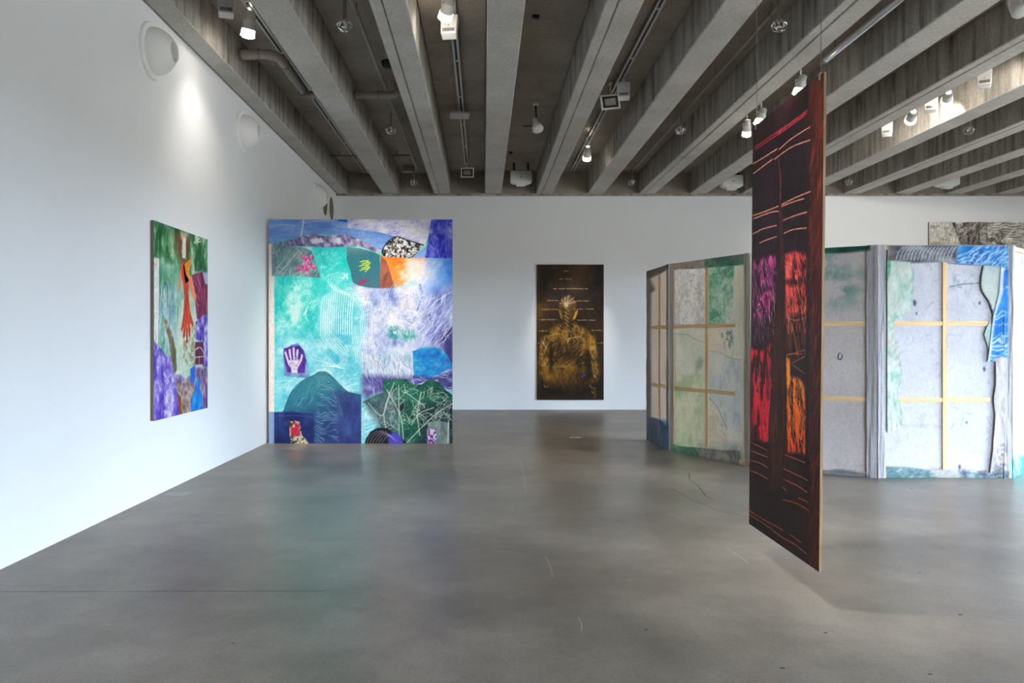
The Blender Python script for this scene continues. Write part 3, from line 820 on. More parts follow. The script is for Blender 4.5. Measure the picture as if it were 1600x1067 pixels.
def patch_mesh(name, art, pts, mat, off, thick, step=1.5, jit=0, bulge=0, bs=.1, raw=False, clip=True, bst=2.5):
    """a cut piece of cloth with its own edge, in the same local frame as grid_mesh; off = distance in front of the picture plane"""
    P = pts if raw else art.m(pts)
    if clip: P = [(min(max(x, .3), art.nx - .3), min(max(y, .3), art.ny - .3)) for x, y in P]
    B = densify(P, step * 1.3, jit, art.rs)
    if clip: B = [np.array((min(max(x, .3), art.nx - .3), min(max(y, .3), art.ny - .3))) for x, y in B]
    arr = np.array(B)
    gx, gy = np.meshgrid(np.arange(arr[:, 0].min(), arr[:, 0].max(), step), np.arange(arr[:, 1].min(), arr[:, 1].max(), step))
    gx, gy = gx.ravel(), gy.ravel()
    ins = np.zeros(gx.shape, bool); d2 = np.full(gx.shape, 1e9)
    for i in range(len(arr)):
        (ax, ay), (bx, by) = arr[i], arr[(i + 1) % len(arr)]
        if ay != by: ins ^= ((ay > gy) != (by > gy)) & (gx < (bx - ax) * (gy - ay) / (by - ay) + ax)
        d2 = np.minimum(d2, (gx - ax) ** 2 + (gy - ay) ** 2)
    keep = ins & (d2 > (step * .55) ** 2)
    verts = [Vector((float(x), float(y))) for x, y in B] + [Vector((float(x), float(y))) for x, y in zip(gx[keep], gy[keep])]
    nb = len(B)
    vo, eo, fo, ov, oe, of = delaunay_2d_cdt(verts, [], [list(range(nb))], 1, 1e-4)
    V = np.array([(v.x, v.y) for v in vo]); px = V[:, 0] / art.px; pz = art.h - V[:, 1] * art.h / art.ny
    d = off + thick
    dd = np.full(len(V), d)
    if bulge: dd = d + np.abs(fbm(px / bs, pz / (bs * bst), art.seed + 40, 3) - .5) * 2 * bulge
    co = [(float(a), -float(k), float(b)) for a, b, k in zip(px, pz, dd)]
    faces = []
    for f in fo:
        a, b, c = [V[i] for i in f[:3]]
        cr = (b[0] - a[0]) * (c[1] - a[1]) - (b[1] - a[1]) * (c[0] - a[0])
        faces.append(tuple(f) if cr < 0 else tuple(f)[::-1])
    # skirt along the free border
    cnt = {}
    for f in faces:
        for i in range(len(f)):
            a, b = f[i], f[(i + 1) % len(f)]
            cnt[(a, b)] = 1
    edge = [(a, b) for (a, b) in cnt if (b, a) not in cnt]
    low = {}
    for a, b in edge:
        for i in (a, b):
            if i not in low:
                low[i] = len(co); co.append((co[i][0], -off, co[i][2]))
        faces.append((b, a, low[a], low[b]))
    me = bpy.data.meshes.new(name); me.from_pydata(co, [], faces); me.update()
    rgb = art.sample(V); rgb = np.concatenate([rgb, rgb[list(low.keys())]]) if low else rgb
    set_paint(me, rgb); me.materials.append(mat)
    return me

# ================================================================ THE TURQUOISE COLLAGE CANVAS
BYP = 12.35                                   # depth of its face
bx0, bx1, bh = -3.31, -0.474, 3.458
q = [proj(bx0, BYP, bh), proj(bx1, BYP, bh), proj(bx1, BYP, 0), proj(bx0, BYP, 0)]
A = Art(q, bx1 - bx0, bh, 170, (150, 200, 220), 3).crop(400, 320, 2.734)
F = A.full()
A.mot(F, [(20, 178, 178), (60, 205, 200), (130, 220, 222), (205, 238, 236)], .3, 1.2, 1, 1.8)
low = A.poly([(60, 470), (470, 470), (470, 1030), (60, 1030)], 30)
A.mot(low, [(60, 175, 205), (110, 205, 220), (165, 225, 232), (225, 242, 244)], .28, .7, 4, 1.7, .85)
A.mot(A.poly([(78, 300), (270, 300), (265, 560), (78, 560)], 24), [(0, 172, 168), (25, 195, 185), (90, 215, 205), (215, 240, 232)], .22, 1.4, 6, 1.9, .85)
A.mot(A.poly([(230, 165), (400, 175), (395, 330), (280, 330)], 10), [(10, 180, 175), (50, 200, 195), (140, 222, 220)], .2, 1, 7, 1.7, .9)
# pale centre and blue right
cen = A.poly([(405, 335), (600, 350), (720, 330), (845, 300), (845, 800), (455, 810), (452, 620), (470, 470)], 9)
A.mot(cen, [(96, 118, 190), (170, 182, 220), (222, 222, 236), (244, 240, 240)], .24, 1.3, 9, 2.0)
A.grad(A.poly([(700, 225), (845, 225), (845, 480), (760, 470), (690, 420)], 14), (845, 260), (640, 380), (28, 112, 214), (226, 226, 240), .95, .2)
A.mot(A.poly([(735, 380), (845, 330), (845, 660), (780, 600), (690, 600)], 16), [(62, 66, 138), (92, 104, 176), (140, 150, 205), (196, 200, 226)], .2, 1.5, 11, 1.7, .9)
A.mot(A.poly([(785, 540), (845, 520), (845, 700), (800, 640)], 8), [(40, 34, 92), (64, 58, 120), (100, 96, 160)], .14, 1, 12, 1.6, .95)
A.mot(A.poly([(455, 640), (668, 620), (670, 735), (455, 730)], 10), [(150, 196, 210), (196, 214, 228), (228, 232, 238), (120, 146, 205)], .2, 1.2, 14, 1.8, .9)
A.mot(A.poly([(455, 728), (672, 735), (672, 800), (540, 800), (470, 830), (455, 800)], 8), [(58, 48, 112), (90, 84, 150), (150, 150, 198)], .12, 1.2, 15, 1.7, .95)
A.mot(A.poly([(560, 520), (700, 540), (660, 580), (575, 575)], 8), [(20, 140, 135), (120, 190, 190), (225, 236, 236)], .07, 1, 16, 1.8, .85)
# orange
orr = A.poly([(536, 216), (735, 224), (700, 300), (620, 345), (592, 345), (540, 230)], 6)
A.mot(orr, [(246, 104, 6), (248, 122, 24), (249, 150, 70), (250, 214, 186)], .28, 1.0, 17, 1.5)
A.grad(A.poly([(640, 222), (845, 228), (845, 330), (640, 340)], 12), (690, 280), (845, 250), (240, 226, 228), (40, 120, 216), .85, .25)
A.scr(A.poly([(590, 222), (840, 230), (720, 340), (600, 340)], 3), 60, .14, -40, 20, 1.2, (250, 236, 228), .6)
# strips at the left
A.put(A.poly([(40, 160), (70, 160), (77, 300), (79, 600), (78, 884), (40, 884)], .8, 1), (241, 229, 222))
A.put(A.poly([(40, 884), (78, 884), (78, 1040), (40, 1040)]), (142, 164, 196))
# sky strip and mountain
sky = [(40, 50), (392, 50), (392, 100), (520, 115), (602, 136), (560, 165), (540, 196), (470, 160), (380, 130), (235, 126), (120, 150), (64, 166), (40, 164)]
m_ = A.poly(sky); A.mot(m_, [(88, 130, 205), (112, 152, 218), (150, 180, 226)], .3, .35, 18, 1.6)
A.line([(55, 92), (110, 84), (170, 90), (230, 72), (330, 66)], 2, (190, 200, 230), .8, m_); A.line([(100, 150), (200, 145), (240, 108), (330, 104), (460, 125)], 1.5, (170, 190, 230), .5, m_)
A.put(A.poly([(340, 56), (392, 56), (392, 74), (352, 69)]), (10, 88, 196)); A.line([(203, 62), (199, 100), (192, 134)], 3.5, (226, 226, 236), .95, m_)
mtn = [(70, 168), (130, 152), (200, 134), (240, 124), (300, 134), (385, 127), (450, 150), (545, 198), (522, 206), (440, 176), (300, 182), (140, 174)]
m_ = A.poly(mtn, .8, 1); A.mot(m_, [(70, 60, 118), (104, 96, 150), (150, 142, 176), (206, 200, 212)], .1, .8, 19, 1.8)
A.scr(m_, 90, .11, 60, 12, 1.3, cols=[(228, 224, 232), (60, 50, 96), (186, 180, 204)]); A.put(A.poly([(228, 150), (280, 140), (290, 162), (240, 166)], 1.2, 2), (230, 224, 232), .8); A.put(A.poly([(340, 140), (360, 142), (362, 170), (345, 162)], 1, 2), (230, 226, 232), .8)
# lavender and royal blue
lav = [(390, 50), (752, 50), (738, 120), (722, 182), (602, 136), (520, 115), (392, 98)]
m_ = A.poly(lav); A.mot(m_, [(150, 156, 218), (190, 192, 230), (220, 218, 236), (236, 230, 234)], .16, .7, 20, 1.9); A.scr(m_, 110, .16, -28, 14, 1.2, (238, 236, 244), .7)
roy = [(752, 50), (850, 50), (850, 229), (722, 226), (730, 180), (740, 118)]
m_ = A.poly(roy); A.mot(m_, [(34, 30, 172), (52, 56, 196), (96, 104, 208), (176, 180, 218)], .14, 1.3, 21, 1.9); A.hatch(A.poly([(752, 50), (845, 50), (845, 92), (748, 92)]), 0, .045, (186, 186, 226), .9, .3)
A.scr(m_, 40, .12, 75, 20, 1.3, (190, 192, 224), .7)
A.put(A.poly([(690, 205), (724, 180), (722, 226), (664, 226)]), (132, 168, 222))
bwp = [(600, 134), (640, 150), (716, 170), (690, 206), (664, 228), (545, 222), (536, 200), (560, 160)]
m_ = A.poly(bwp); A.put(m_, (226, 222, 220)); A.put(A.blot(m_, .47, .53, .035, .8, 23), (20, 18, 22)); A.scr(m_, 130, .06, 70, 30, 1.2, cols=[(20, 18, 22), (236, 232, 230)])
A.line([(538, 198), (560, 162), (600, 136), (650, 152), (716, 172)], 3, (18, 16, 20), .95)
# grey patch with the pink flower
gry = [(66, 166), (140, 172), (200, 182), (237, 196), (258, 250), (277, 312), (150, 303), (68, 304)]
m_ = A.poly(gry); A.mot(m_, [(78, 108, 116), (104, 134, 140), (140, 164, 166)], .14, 1, 24, 1.8); A.scr(m_, 60, .14, -50, 30, 1.1, (206, 222, 220), .75); A.line([(90, 300), (130, 262), (180, 195)], 1.6, (222, 232, 230), .8, m_)
A.line([(190, 295), (215, 200)], 1.2, (214, 226, 224), .7, m_)
for pet in ([(214, 250), (196, 230), (200, 212), (214, 222)], [(214, 250), (222, 222), (240, 212), (236, 234)], [(214, 252), (180, 268), (172, 292), (200, 276)], [(214, 250), (206, 278), (220, 300), (228, 276)], [(216, 250), (240, 252), (260, 274), (236, 272)], [(208, 240), (216, 216), (226, 240), (216, 262)]):
    k = A.poly(pet, .9); A.put(k, (206, 52, 132)); A.put(A.blot(k, .5, .6, .03, 1, 25), (236, 190, 214), .8)
A.line([(206, 276), (214, 250), (226, 226)], 1.2, (240, 210, 226), .8)
# dark teal square, brown wedge
teal = [(388, 182), (440, 186), (500, 200), (528, 214), (532, 356), (480, 353), (440, 344), (414, 330), (406, 290), (388, 235)]
m_ = A.poly(teal); A.mot(m_, [(22, 92, 104), (44, 118, 124), (86, 136, 138)], .2, .8, 26, 1.7); A.grad(m_, (460, 270), (470, 340), (44, 112, 122), (112, 112, 146), .75, .3); A.grad(m_, (450, 215), (445, 188), (44, 112, 122), (122, 142, 142), .6)
for dx, dy in ((0, 0), (8, 8), (-4, 18), (6, 27), (-2, 36)):
    A.line([(446 + dx, 244 + dy), (462 + dx, 240 + dy), (480 + dx, 240 + dy * .9), (470 + dx, 250 + dy)], 2.2, (206, 232, 30), .95, m_, .1)
A.put(A.poly([(438, 340), (446, 325), (478, 316), (476, 326), (452, 340)], 1, 1.5), (168, 38, 98))
brn = [(532, 218), (556, 236), (572, 280), (593, 355), (530, 356)]
m_ = A.poly(brn); A.mot(m_, [(150, 82, 62), (172, 102, 82)], .1, 1, 27); 
for i in range(5): A.line([(536 + i * 3, 350), (548 + i * 5, 300 - i * 4), (552 + i * 7, 330), (560 + i * 6, 350)], 1, (96, 46, 36), .8, m_)
# white line figure
torso = A.poly([(272, 400), (330, 360), (400, 372), (450, 420), (470, 480), (470, 560), (272, 556)], 6)
A.mot(torso, [(90, 200, 215), (140, 216, 226), (190, 232, 238)], .15, 2, 28, 1.5, .5)
A.scr(A.poly([(90, 320), (270, 320), (265, 560), (90, 560)], 3), 110, .12, -60, 40, 1.2, (222, 246, 238), .55)
A.scr(A.poly([(380, 330), (480, 400), (480, 560), (400, 480)], 3), 50, .1, -50, 25, 1.2, (240, 244, 248), .6)
A.scr(A.poly([(90, 740), (440, 690), (440, 800), (130, 880)], 3), 70, .22, -25, 18, 1.4, (228, 246, 248), .6)
A.line([(232, 655), (290, 672), (350, 690)], 1.6, (236, 248, 250), .7)
# pale face in the centre
for i in range(7):
    A.line([(p[0], p[1]) for p in A.ell((642 + i, 412), 30 + i * 9, 44 + i * 10, 14)[3 + (i % 3):15]], 1.5, [(236, 220, 220), (180, 186, 224), (214, 214, 236)][i % 3], .6, None, .35)
A.put(A.poly(A.ell((640, 408), 34, 48), 6), (238, 228, 226), .55); A.line([(700, 340), (708, 390), (690, 450)], 5, (112, 130, 214), .8, None, .35)
for p in ([(622, 396), (634, 392), (642, 397)], [(652, 396), (662, 392), (670, 398)], [(646, 396), (643, 424), (650, 428)], [(634, 444), (648, 440), (660, 446)]): A.line(p, 1.3, (140, 146, 196), .8)
A.scr(A.poly([(560, 420), (720, 460), (700, 560), (560, 550)], 3), 150, .09, 60, 35, 1.3, (244, 242, 242), .7); A.scr(A.poly([(570, 510), (720, 540), (680, 580), (570, 570)], 3), 60, .06, 70, 20, 1.3, (40, 130, 140), .6)
A.scr(A.poly([(700, 380), (840, 380), (840, 600), (690, 600)], 3), 200, .14, -58, 10, 1.2, (222, 226, 240), .75); A.line([(730, 450), (780, 405), (838, 370)], 2, (236, 238, 244), .8)
A.scr(A.poly([(460, 380), (570, 380), (570, 620), (470, 620)], 3), 130, .1, 80, 30, 1.3, cols=[(110, 132, 198), (240, 240, 244), (150, 190, 210)], a=.6)
A.scr(A.poly([(455, 640), (670, 640), (670, 800), (460, 820)], 3), 150, .12, 80, 14, 1.2, cols=[(230, 234, 242), (84, 80, 148)], a=.65)
# worn white gouges over the turquoise and the pale centre
A.scr(A.poly([(85, 310), (270, 320), (450, 560), (450, 720), (90, 600)], 3), 150, .07, -50, 60, 1.1, (236, 248, 246), .5)
A.scr(A.poly([(240, 190), (390, 190), (395, 330), (290, 320)], 3), 60, .08, -45, 30, 1.1, (226, 246, 244), .55)
A.scr(A.poly([(410, 350), (600, 360), (560, 640), (470, 640)], 3), 120, .07, 60, 60, 1.2, cols=[(246, 244, 244), (120, 150, 206), (90, 180, 196)], a=.55)
A.scr(A.poly([(600, 360), (720, 350), (760, 560), (600, 560)], 3), 120, .07, 55, 40, 1.2, cols=[(250, 246, 244), (150, 160, 210)], a=.6)
for i in range(15):
    x = 276 + i * 9.5; A.line([(x + 8, 396 - 34 * math.sin(i / 14 * math.pi)), (x + 1, 470), (x, 552)], 1.5, (246, 252, 252), .9, None, .25)
for i in (0, 1.9, 3.8, 5.7, 7.6, 9.5):
    A.line([(352 + i * 5, 372 - i * 2), (420 + i * 7, 402 + i * 2), (452 + i * 4, 456), (446 + i * 5, 520), (452 + i * 6, 580 + i * 6)], 1.3, (246, 252, 252), .9, None, .3)
    A.line([(274 + i * 6, 556), (306 + i * 8, 600), (352 + i * 4, 640 - i * 2), (362 + i * 3, 668), (330 + i * 4, 690 + i), (262 + i * 4, 684 - i * 4)], 1.3, (246, 252, 252), .9, None, .3)
    A.line([(410 + i * 5, 560), (420 + i * 5, 610), (428 + i * 5, 672)], 1.3, (246, 252, 252), .85, None, .35)
    A.line([(370 - i * 3, 372), (346 - i * 5, 340 - i * 3), (370, 318 - i * 3), (392, 290 + i * 3)], 1.3, (244, 252, 250), .8, None, .3)
    A.line([(270 - i * 2, 404 + i * 4), (230 - i * 3, 420 + i * 5), (206 + i * 2, 470 + i * 3)], 1.4, (232, 250, 246), .7, None, .4)
# hand patch
hp = [(116, 626), (150, 598), (178, 590), (206, 622), (224, 690), (231, 742), (122, 730), (120, 680)]
m_ = A.poly(hp, .8, 1); A.mot(m_, [(78, 112, 172), (110, 142, 192), (160, 184, 214)], .1, 1, 31)
m_ = A.poly([(118, 614), (150, 606), (186, 600), (206, 624), (214, 660), (208, 718), (134, 716), (122, 660)], 1, 1); A.put(m_, (72, 32, 130)); A.put(A.blot(m_, .55, .65, .05, 1, 32), (110, 50, 168), .7)
wh = (232, 222, 236)
for f in ([(140, 676), (132, 650), (126, 630)], [(152, 668), (146, 640), (144, 620)], [(164, 664), (162, 636), (161, 612)], [(174, 668), (176, 642), (178, 622)]): A.line(f, 5, wh, .95, m_, 0)
A.line([(178, 690), (190, 668), (196, 648), (196, 642)], 5, wh, .95, m_, 0); A.put(A.poly([(138, 664), (182, 660), (186, 684), (178, 700), (178, 718), (152, 718), (150, 698), (138, 682)], 1), wh)
A.scr(A.poly([(134, 640), (190, 640), (182, 715), (146, 715)], 1), 40, .05, 80, 40, .9, (92, 52, 140), .8)
# big blue hill and navy corner
hill = [(80, 886), (116, 884), (150, 800), (196, 752), (246, 728), (268, 714), (298, 714), (322, 730), (356, 768), (392, 798), (450, 812), (450, 1040), (80, 1040)]
m_ = A.poly(hill); A.mot(m_, [(28, 104, 122), (46, 128, 140), (84, 150, 160)], .16, 1.2, 33, 1.6)
A.grad(m_, (230, 800), (280, 960), (46, 122, 138), (34, 50, 108), .9, .25); A.mot(A.poly([(330, 800), (450, 812), (450, 1030), (340, 1030)], 10), [(36, 44, 98), (48, 62, 122), (66, 90, 146)], .12, 1.5, 34, 1.5, .85)
A.hatch(A.poly([(252, 720), (318, 728), (352, 860), (350, 1024), (244, 1024), (262, 850)], 5), 8, .035, (136, 172, 186), .65, .32, .9); A.hatch(A.poly([(130, 850), (250, 730), (250, 880)], 3), -55, .04, (104, 172, 178), .6, .3, .8)
A.hatch(A.poly([(320, 740), (400, 806), (400, 900), (340, 900)], 3), 60, .04, (110, 150, 176), .5, .3, .8)
A.put(A.poly(A.ell((284, 742), 26, 22), 5), (84, 140, 152), .5); A.line([(116, 884), (150, 800), (196, 752), (246, 728), (268, 714), (298, 714), (322, 730), (392, 798), (450, 812)], 1.4, (24, 70, 92), .9, None, .1)
nav = [(78, 886), (150, 884), (246, 892), (250, 1040), (78, 1040)]
m_ = A.poly(nav, 2); A.mot(m_, [(14, 24, 74), (24, 40, 98), (44, 70, 126)], .2, .9, 35, 1.5); A.line([(80, 902), (160, 900), (240, 905)], 1, (96, 124, 170), .7)
rb = [(143, 926), (168, 922), (186, 928), (196, 984), (224, 1012), (222, 1040), (156, 1040), (144, 985)]
m_ = A.poly(rb, .8, 1); A.put(m_, (204, 188, 158)); A.put(A.blot(m_, .5, .56, .03, 1, 36), (40, 34, 32)); A.put(A.blot(A.poly([(148, 930), (186, 932), (190, 984), (150, 984)], 2), .44, .52, .06, 1, 37), (196, 26, 60))
cy = [(450, 812), (470, 846), (496, 872), (520, 900), (528, 932), (500, 962), (468, 1000), (455, 1040), (450, 1040)]
m_ = A.poly(cy); A.mot(m_, [(84, 190, 212), (134, 214, 226), (206, 236, 240)], .14, .7, 38); A.scr(m_, 34, .12, -30, 20, 1.3, (232, 246, 248))
# blue disc, dark lined band
ban = [(668, 728), (740, 738), (850, 704), (850, 800), (800, 780), (740, 748), (680, 770)]
m_ = A.poly(ban); A.mot(m_, [(46, 44, 104), (70, 70, 134), (110, 110, 170)], .1, .5, 40); A.hatch(m_, 4, .03, (190, 194, 222), .75, .3, .6)
dis = [(668, 626), (706, 610), (740, 606), (786, 612), (816, 640), (842, 690), (784, 724), (742, 736), (675, 731)]
m_ = A.poly(dis, .8, 1); A.mot(m_, [(8, 88, 176), (18, 118, 196), (34, 150, 196), (110, 190, 206)], .16, .8, 41, 1.6); A.scr(m_, 12, .08, 85, 20, 1.2, (196, 90, 140), .8); A.scr(m_, 30, .08, -30, 30, 1, (150, 206, 222), .5)
# green plants
grn = [(456, 842), (500, 818), (542, 802), (546, 748), (600, 742), (646, 744), (672, 768), (706, 768), (742, 746), (786, 760), (810, 790), (850, 822), (850, 1040), (520, 1040), (532, 940), (516, 896), (490, 866)]
m_ = A.poly(grn, .8, 1); A.mot(m_, [(10, 34, 40), (14, 74, 62), (26, 104, 80), (74, 98, 106)], .24, 1.1, 42, 1.8)
A.mot(A.poly([(456, 842), (545, 800), (600, 780), (610, 960), (530, 960)], 8), [(44, 56, 66), (90, 106, 116), (130, 142, 146)], .12, 1.6, 43, 1.6, .7)
A.mot(A.poly([(700, 850), (845, 830), (845, 1030), (690, 1030)], 8), [(8, 16, 22), (18, 40, 48), (34, 66, 62)], .12, 1, 44, 1.6, .75)
lf = (212, 220, 200)
for i in range(46):
    x, y = 560 + A.rs.rand() * 270, 770 + A.rs.rand() * 180; th = A.rs.rand() * 6.28; l = 26 + 40 * A.rs.rand()
    dx, dy = math.cos(th) * l, math.sin(th) * l
    A.line([(x, y), (x + dx * .5 - dy * .2, y + dy * .5 + dx * .2), (x + dx, y + dy)], 1.3, lf, .8, m_); A.line([(x, y), (x + dx * .5 + dy * .2, y + dy * .5 - dx * .2), (x + dx, y + dy)], 1.1, lf, .65, m_)
for p in ([(700, 985), (690, 890), (706, 800)], [(664, 940), (700, 890), (760, 866)], [(630, 1000), (616, 900), (560, 790)], [(556, 960), (548, 880), (590, 760)], [(640, 1020), (760, 900), (838, 850)], [(640, 800), (720, 860)], [(610, 770), (612, 1000)], [(480, 846), (540, 900), (570, 800)]): A.line(p, 1.9, lf, .85, m_, .2)
A.scr(m_, 150, .08, 60, 50, 1, (196, 206, 192), .6)
arc = [(460, 1040), (470, 1000), (490, 968), (520, 952), (560, 954), (600, 980), (640, 1010), (646, 1040)]
m_ = A.poly(arc); A.mot(m_, [(12, 10, 18), (26, 22, 34)], .1); A.put(A.poly([(562, 1040), (566, 985), (590, 966), (620, 990), (640, 1040)], 4, 2), (78, 66, 176))
for i in range(6): A.line([(468 + i * 12, 1036), (486 + i * 12, 990 + i * 3), (520 + i * 10, 966 + i * 4), (560 + i * 8, 970 + i * 8)], 1, (206, 206, 214), .7, m_)
gp = [(734, 930), (780, 922), (826, 930), (826, 1040), (734, 1040)]
m_ = A.poly(gp, .8, 1); A.mot(m_, [(84, 104, 104), (116, 134, 132), (156, 168, 164)], .1, 1.2, 46); A.line([(822, 926), (820, 1020)], 2, (220, 222, 220))
m_ = A.poly([(732, 956), (770, 954), (769, 1040), (734, 1040)]); A.put(m_, (222, 206, 226)); A.put(A.blot(m_, .47, .53, .025, 1.3, 47), (104, 48, 132))

A.grain(.1)
t = empty('collage_canvas', (bx0, BYP, 0), 0, 'huge turquoise and blue collage canvas with a blue hill, standing on the floor', 'painting')
link('print', grid_mesh('print', A, M['art'], .002, .3), t)
w_, h_ = bx1 - bx0, bh
MB().box(.004, w_ - .004, .004, .05, 0, h_ - .002).build('stretcher', M['canvas'], t)
for s in (.25, w_ - .25):
    b = MB(); b.box(s - .03, s + .03, .05, .1, 0, 2.2); b.box(s - .03, s + .03, .1, .9, 0, .06)
    b.build('rear_prop', M['pine'], t)
for i, (p, lb) in enumerate(((sky, 'pale blue sky piece with a white line'), (lav, 'lavender streaked piece'), (roy, 'royal blue piece'), (mtn, 'purple mountain strip'), (bwp, 'black and white scratched piece'),
        (gry, 'grey patch with a pink flower'), (teal, 'dark teal piece with a yellow scribble'), (brn, 'brown wedge'), (hp, 'blue patch with a white hand on purple'), (hill, 'large blue hill'),
        (dis, 'bright blue rounded piece'), (ban, 'dark lined band'), (cy, 'light cyan wedge'), (grn, 'dark green plant piece'), (gp, 'grey green corner patch'), (rb, 'beige and red speckled patch'), (arc, 'black and purple arch'))):
    o = link('collage_piece', patch_mesh('collage_piece', A, p, M['art'], .002, .0018 + .0004 * i, 1.0, .3), t); o['label'] = lb

# ================================================================ GREEN AND PURPLE PAINTING ON THE LEFT WALL
w_, h_ = 1.58, 2.03
A = Art([(238.5, 344.5), (321.8, 373.4), (326.4, 637.6), (242, 657.2)], w_, h_, 150, (150, 190, 160), 5).crop(200, 310, 2.808)
F = A.full()
A.mot(F, [(120, 176, 150), (170, 206, 184), (206, 222, 206), (236, 238, 230)], .16, 2.2, 1, 1.7)
top = A.poly([(100, 90), (350, 170), (350, 320), (290, 318), (270, 340), (225, 290), (160, 285), (110, 258)], 3, 3)
A.mot(top, [(18, 74, 44), (42, 110, 66), (104, 158, 110), (190, 212, 180)], .12, 1.8, 2, 2.0)
A.mot(A.poly([(118, 270), (240, 290), (250, 420), (225, 520), (120, 480)], 10), [(46, 130, 84), (110, 176, 140), (190, 218, 200)], .12, 2.6, 3, 1.8, .85)
A.mot(A.poly([(130, 380), (225, 380), (215, 720), (150, 660), (130, 560)], 12), [(70, 130, 160), (130, 176, 180), (196, 216, 212), (90, 150, 130)], .12, 2.4, 4, 1.8, .85)
A.mot(A.poly([(195, 150), (265, 165), (262, 265), (230, 290), (205, 230)], 6), [(96, 58, 30), (128, 86, 50), (170, 130, 90)], .1, 2, 6, 1.6, .85)
A.put(A.poly([(222, 140), (256, 150), (250, 180), (226, 176)], 4), (232, 196, 160), .8); A.put(A.poly([(232, 170), (248, 172), (248, 262), (232, 256)], 1.5), (240, 226, 212)); A.line([(232, 180), (226, 240)], 2, (150, 90, 60), .8)
A.put(A.poly([(112, 256), (133, 262), (133, 630), (116, 630)], 1), (240, 234, 230))
for i in range(60): pass
A.scr(F, 220, .1, 86, 22, 1.3, cols=[(226, 238, 222), (40, 100, 70), (236, 240, 232)], a=.6)
for p in ([(282, 190), (300, 178), (310, 172)], [(284, 196), (296, 190), (312, 186)]): A.line(p, 2, (240, 238, 224), .9)
A.line([(152, 390), (160, 368), (170, 390), (172, 470)], 3, (44, 70, 150), .75); A.line([(152, 395), (146, 450), (152, 520)], 2, (60, 96, 160), .6)
mar = A.poly([(270, 335), (300, 322), (348, 315), (350, 370), (349, 505), (320, 530), (300, 525), (292, 450), (280, 380)], 1.2, 1.5); A.mot(mar, [(96, 24, 62), (134, 42, 82), (170, 78, 104)], .1, 1.6, 8, 1.7); A.scr(mar, 26, .16, 60, 22, 1.2, (224, 176, 180), .75)
A.put(A.poly([(322, 320), (350, 320), (350, 372), (334, 372)], 2), (176, 192, 220), .9)
pur = [(296, 540), (320, 512), (356, 498), (360, 740), (330, 735), (325, 620), (298, 615)]
m_ = A.poly(pur, 1.5, 2); A.mot(m_, [(52, 34, 140), (84, 62, 176), (150, 132, 206), (214, 206, 228)], .1, 1.2, 9, 1.9)
A.put(A.poly([(294, 625), (330, 625), (334, 725), (294, 726)], 1), (92, 30, 66)); A.line([(296, 660), (316, 650), (334, 672)], 2.5, (226, 200, 206)); A.line([(294, 694), (334, 690)], 2, (216, 186, 196)); A.line([(314, 690), (314, 724)], 2, (216, 186, 196))
cen = A.poly([(225, 440), (290, 430), (296, 730), (280, 790), (230, 780), (210, 640)], 4); A.mot(cen, [(166, 200, 172), (206, 220, 200), (232, 234, 220)], .1, 2, 10, 1.7, .9); A.put(A.blot(A.poly([(245, 560), (296, 540), (296, 730), (240, 740)], 3), .5, .57, .035, 1, 11), (150, 116, 84), .75)
# orange cloth, red arm and hand
A.put(A.poly([(216, 400), (226, 300), (240, 300), (236, 340), (222, 405)], 1.2), (238, 150, 110)); A.put(A.poly([(258, 330), (276, 340), (296, 430), (292, 452), (276, 420)], 1.2), (244, 150, 108))
arm = [(224, 290), (238, 268), (248, 330), (262, 350), (262, 420), (272, 500), (286, 545), (280, 560), (270, 540), (272, 600), (266, 606), (260, 560), (262, 625), (256, 632), (252, 570), (246, 612), (240, 606), (242, 560), (234, 582), (232, 570), (240, 510), (244, 430), (236, 360)]
m_ = A.poly(arm, .8, .6); A.mot(m_, [(176, 40, 20), (206, 62, 32), (222, 96, 60)], .08, 1.6, 12, 1.6); A.scr(m_, 24, .08, 88, 15, 1, (240, 190, 160), .8)
org = [(236, 290), (272, 258), (264, 310), (262, 356), (246, 372), (240, 330)]
m_ = A.poly(org, .8); A.mot(m_, [(236, 118, 24), (248, 150, 50), (250, 180, 100)], .1, 1.5, 13)
# striped lower left
lp = [(112, 615), (130, 640), (150, 660), (170, 690), (190, 690), (205, 770), (236, 770), (250, 850), (236, 950), (110, 985)]
m_ = A.poly(lp, 1.5, 2.5); A.mot(m_, [(56, 36, 140), (88, 64, 180), (140, 120, 206), (226, 220, 236)], .11, 1.3, 14, 1.9); A.scr(A.poly([(160, 760), (205, 760), (205, 950), (160, 960)], 2), 50, .08, 80, 50, 1.4, (236, 232, 240), .85)
eel = A.poly([(158, 520), (170, 530), (196, 600), (210, 660), (216, 750), (204, 765), (190, 690), (178, 610), (160, 545)], 1, 1); A.mot(eel, [(74, 84, 50), (130, 110, 84), (196, 176, 150)], .05, 1.5, 15, 1.8)
A.mot(A.poly([(210, 770), (260, 790), (300, 740), (356, 735), (358, 925), (230, 950)], 3), [(88, 60, 120), (130, 106, 140), (190, 176, 190)], .07, 1.2, 16, 1.9)
vase = [(214, 810), (262, 805), (286, 815), (290, 840), (276, 870), (276, 935), (244, 945), (240, 880), (218, 840)]
m_ = A.poly(vase, 1); A.mot(m_, [(104, 72, 74), (150, 120, 120), (200, 180, 172)], .05, 1, 17, 1.9); A.put(A.poly([(218, 850), (236, 880), (244, 945), (232, 950), (224, 890)], 1), (140, 62, 40))
A.line([(218, 842), (238, 872), (244, 940), (276, 936), (276, 870), (292, 838)], 1.6, (196, 220, 40), .9, None, .1)
blu = [(300, 800), (312, 782), (320, 800), (316, 830), (332, 870), (334, 930), (280, 940), (280, 880), (298, 838)]
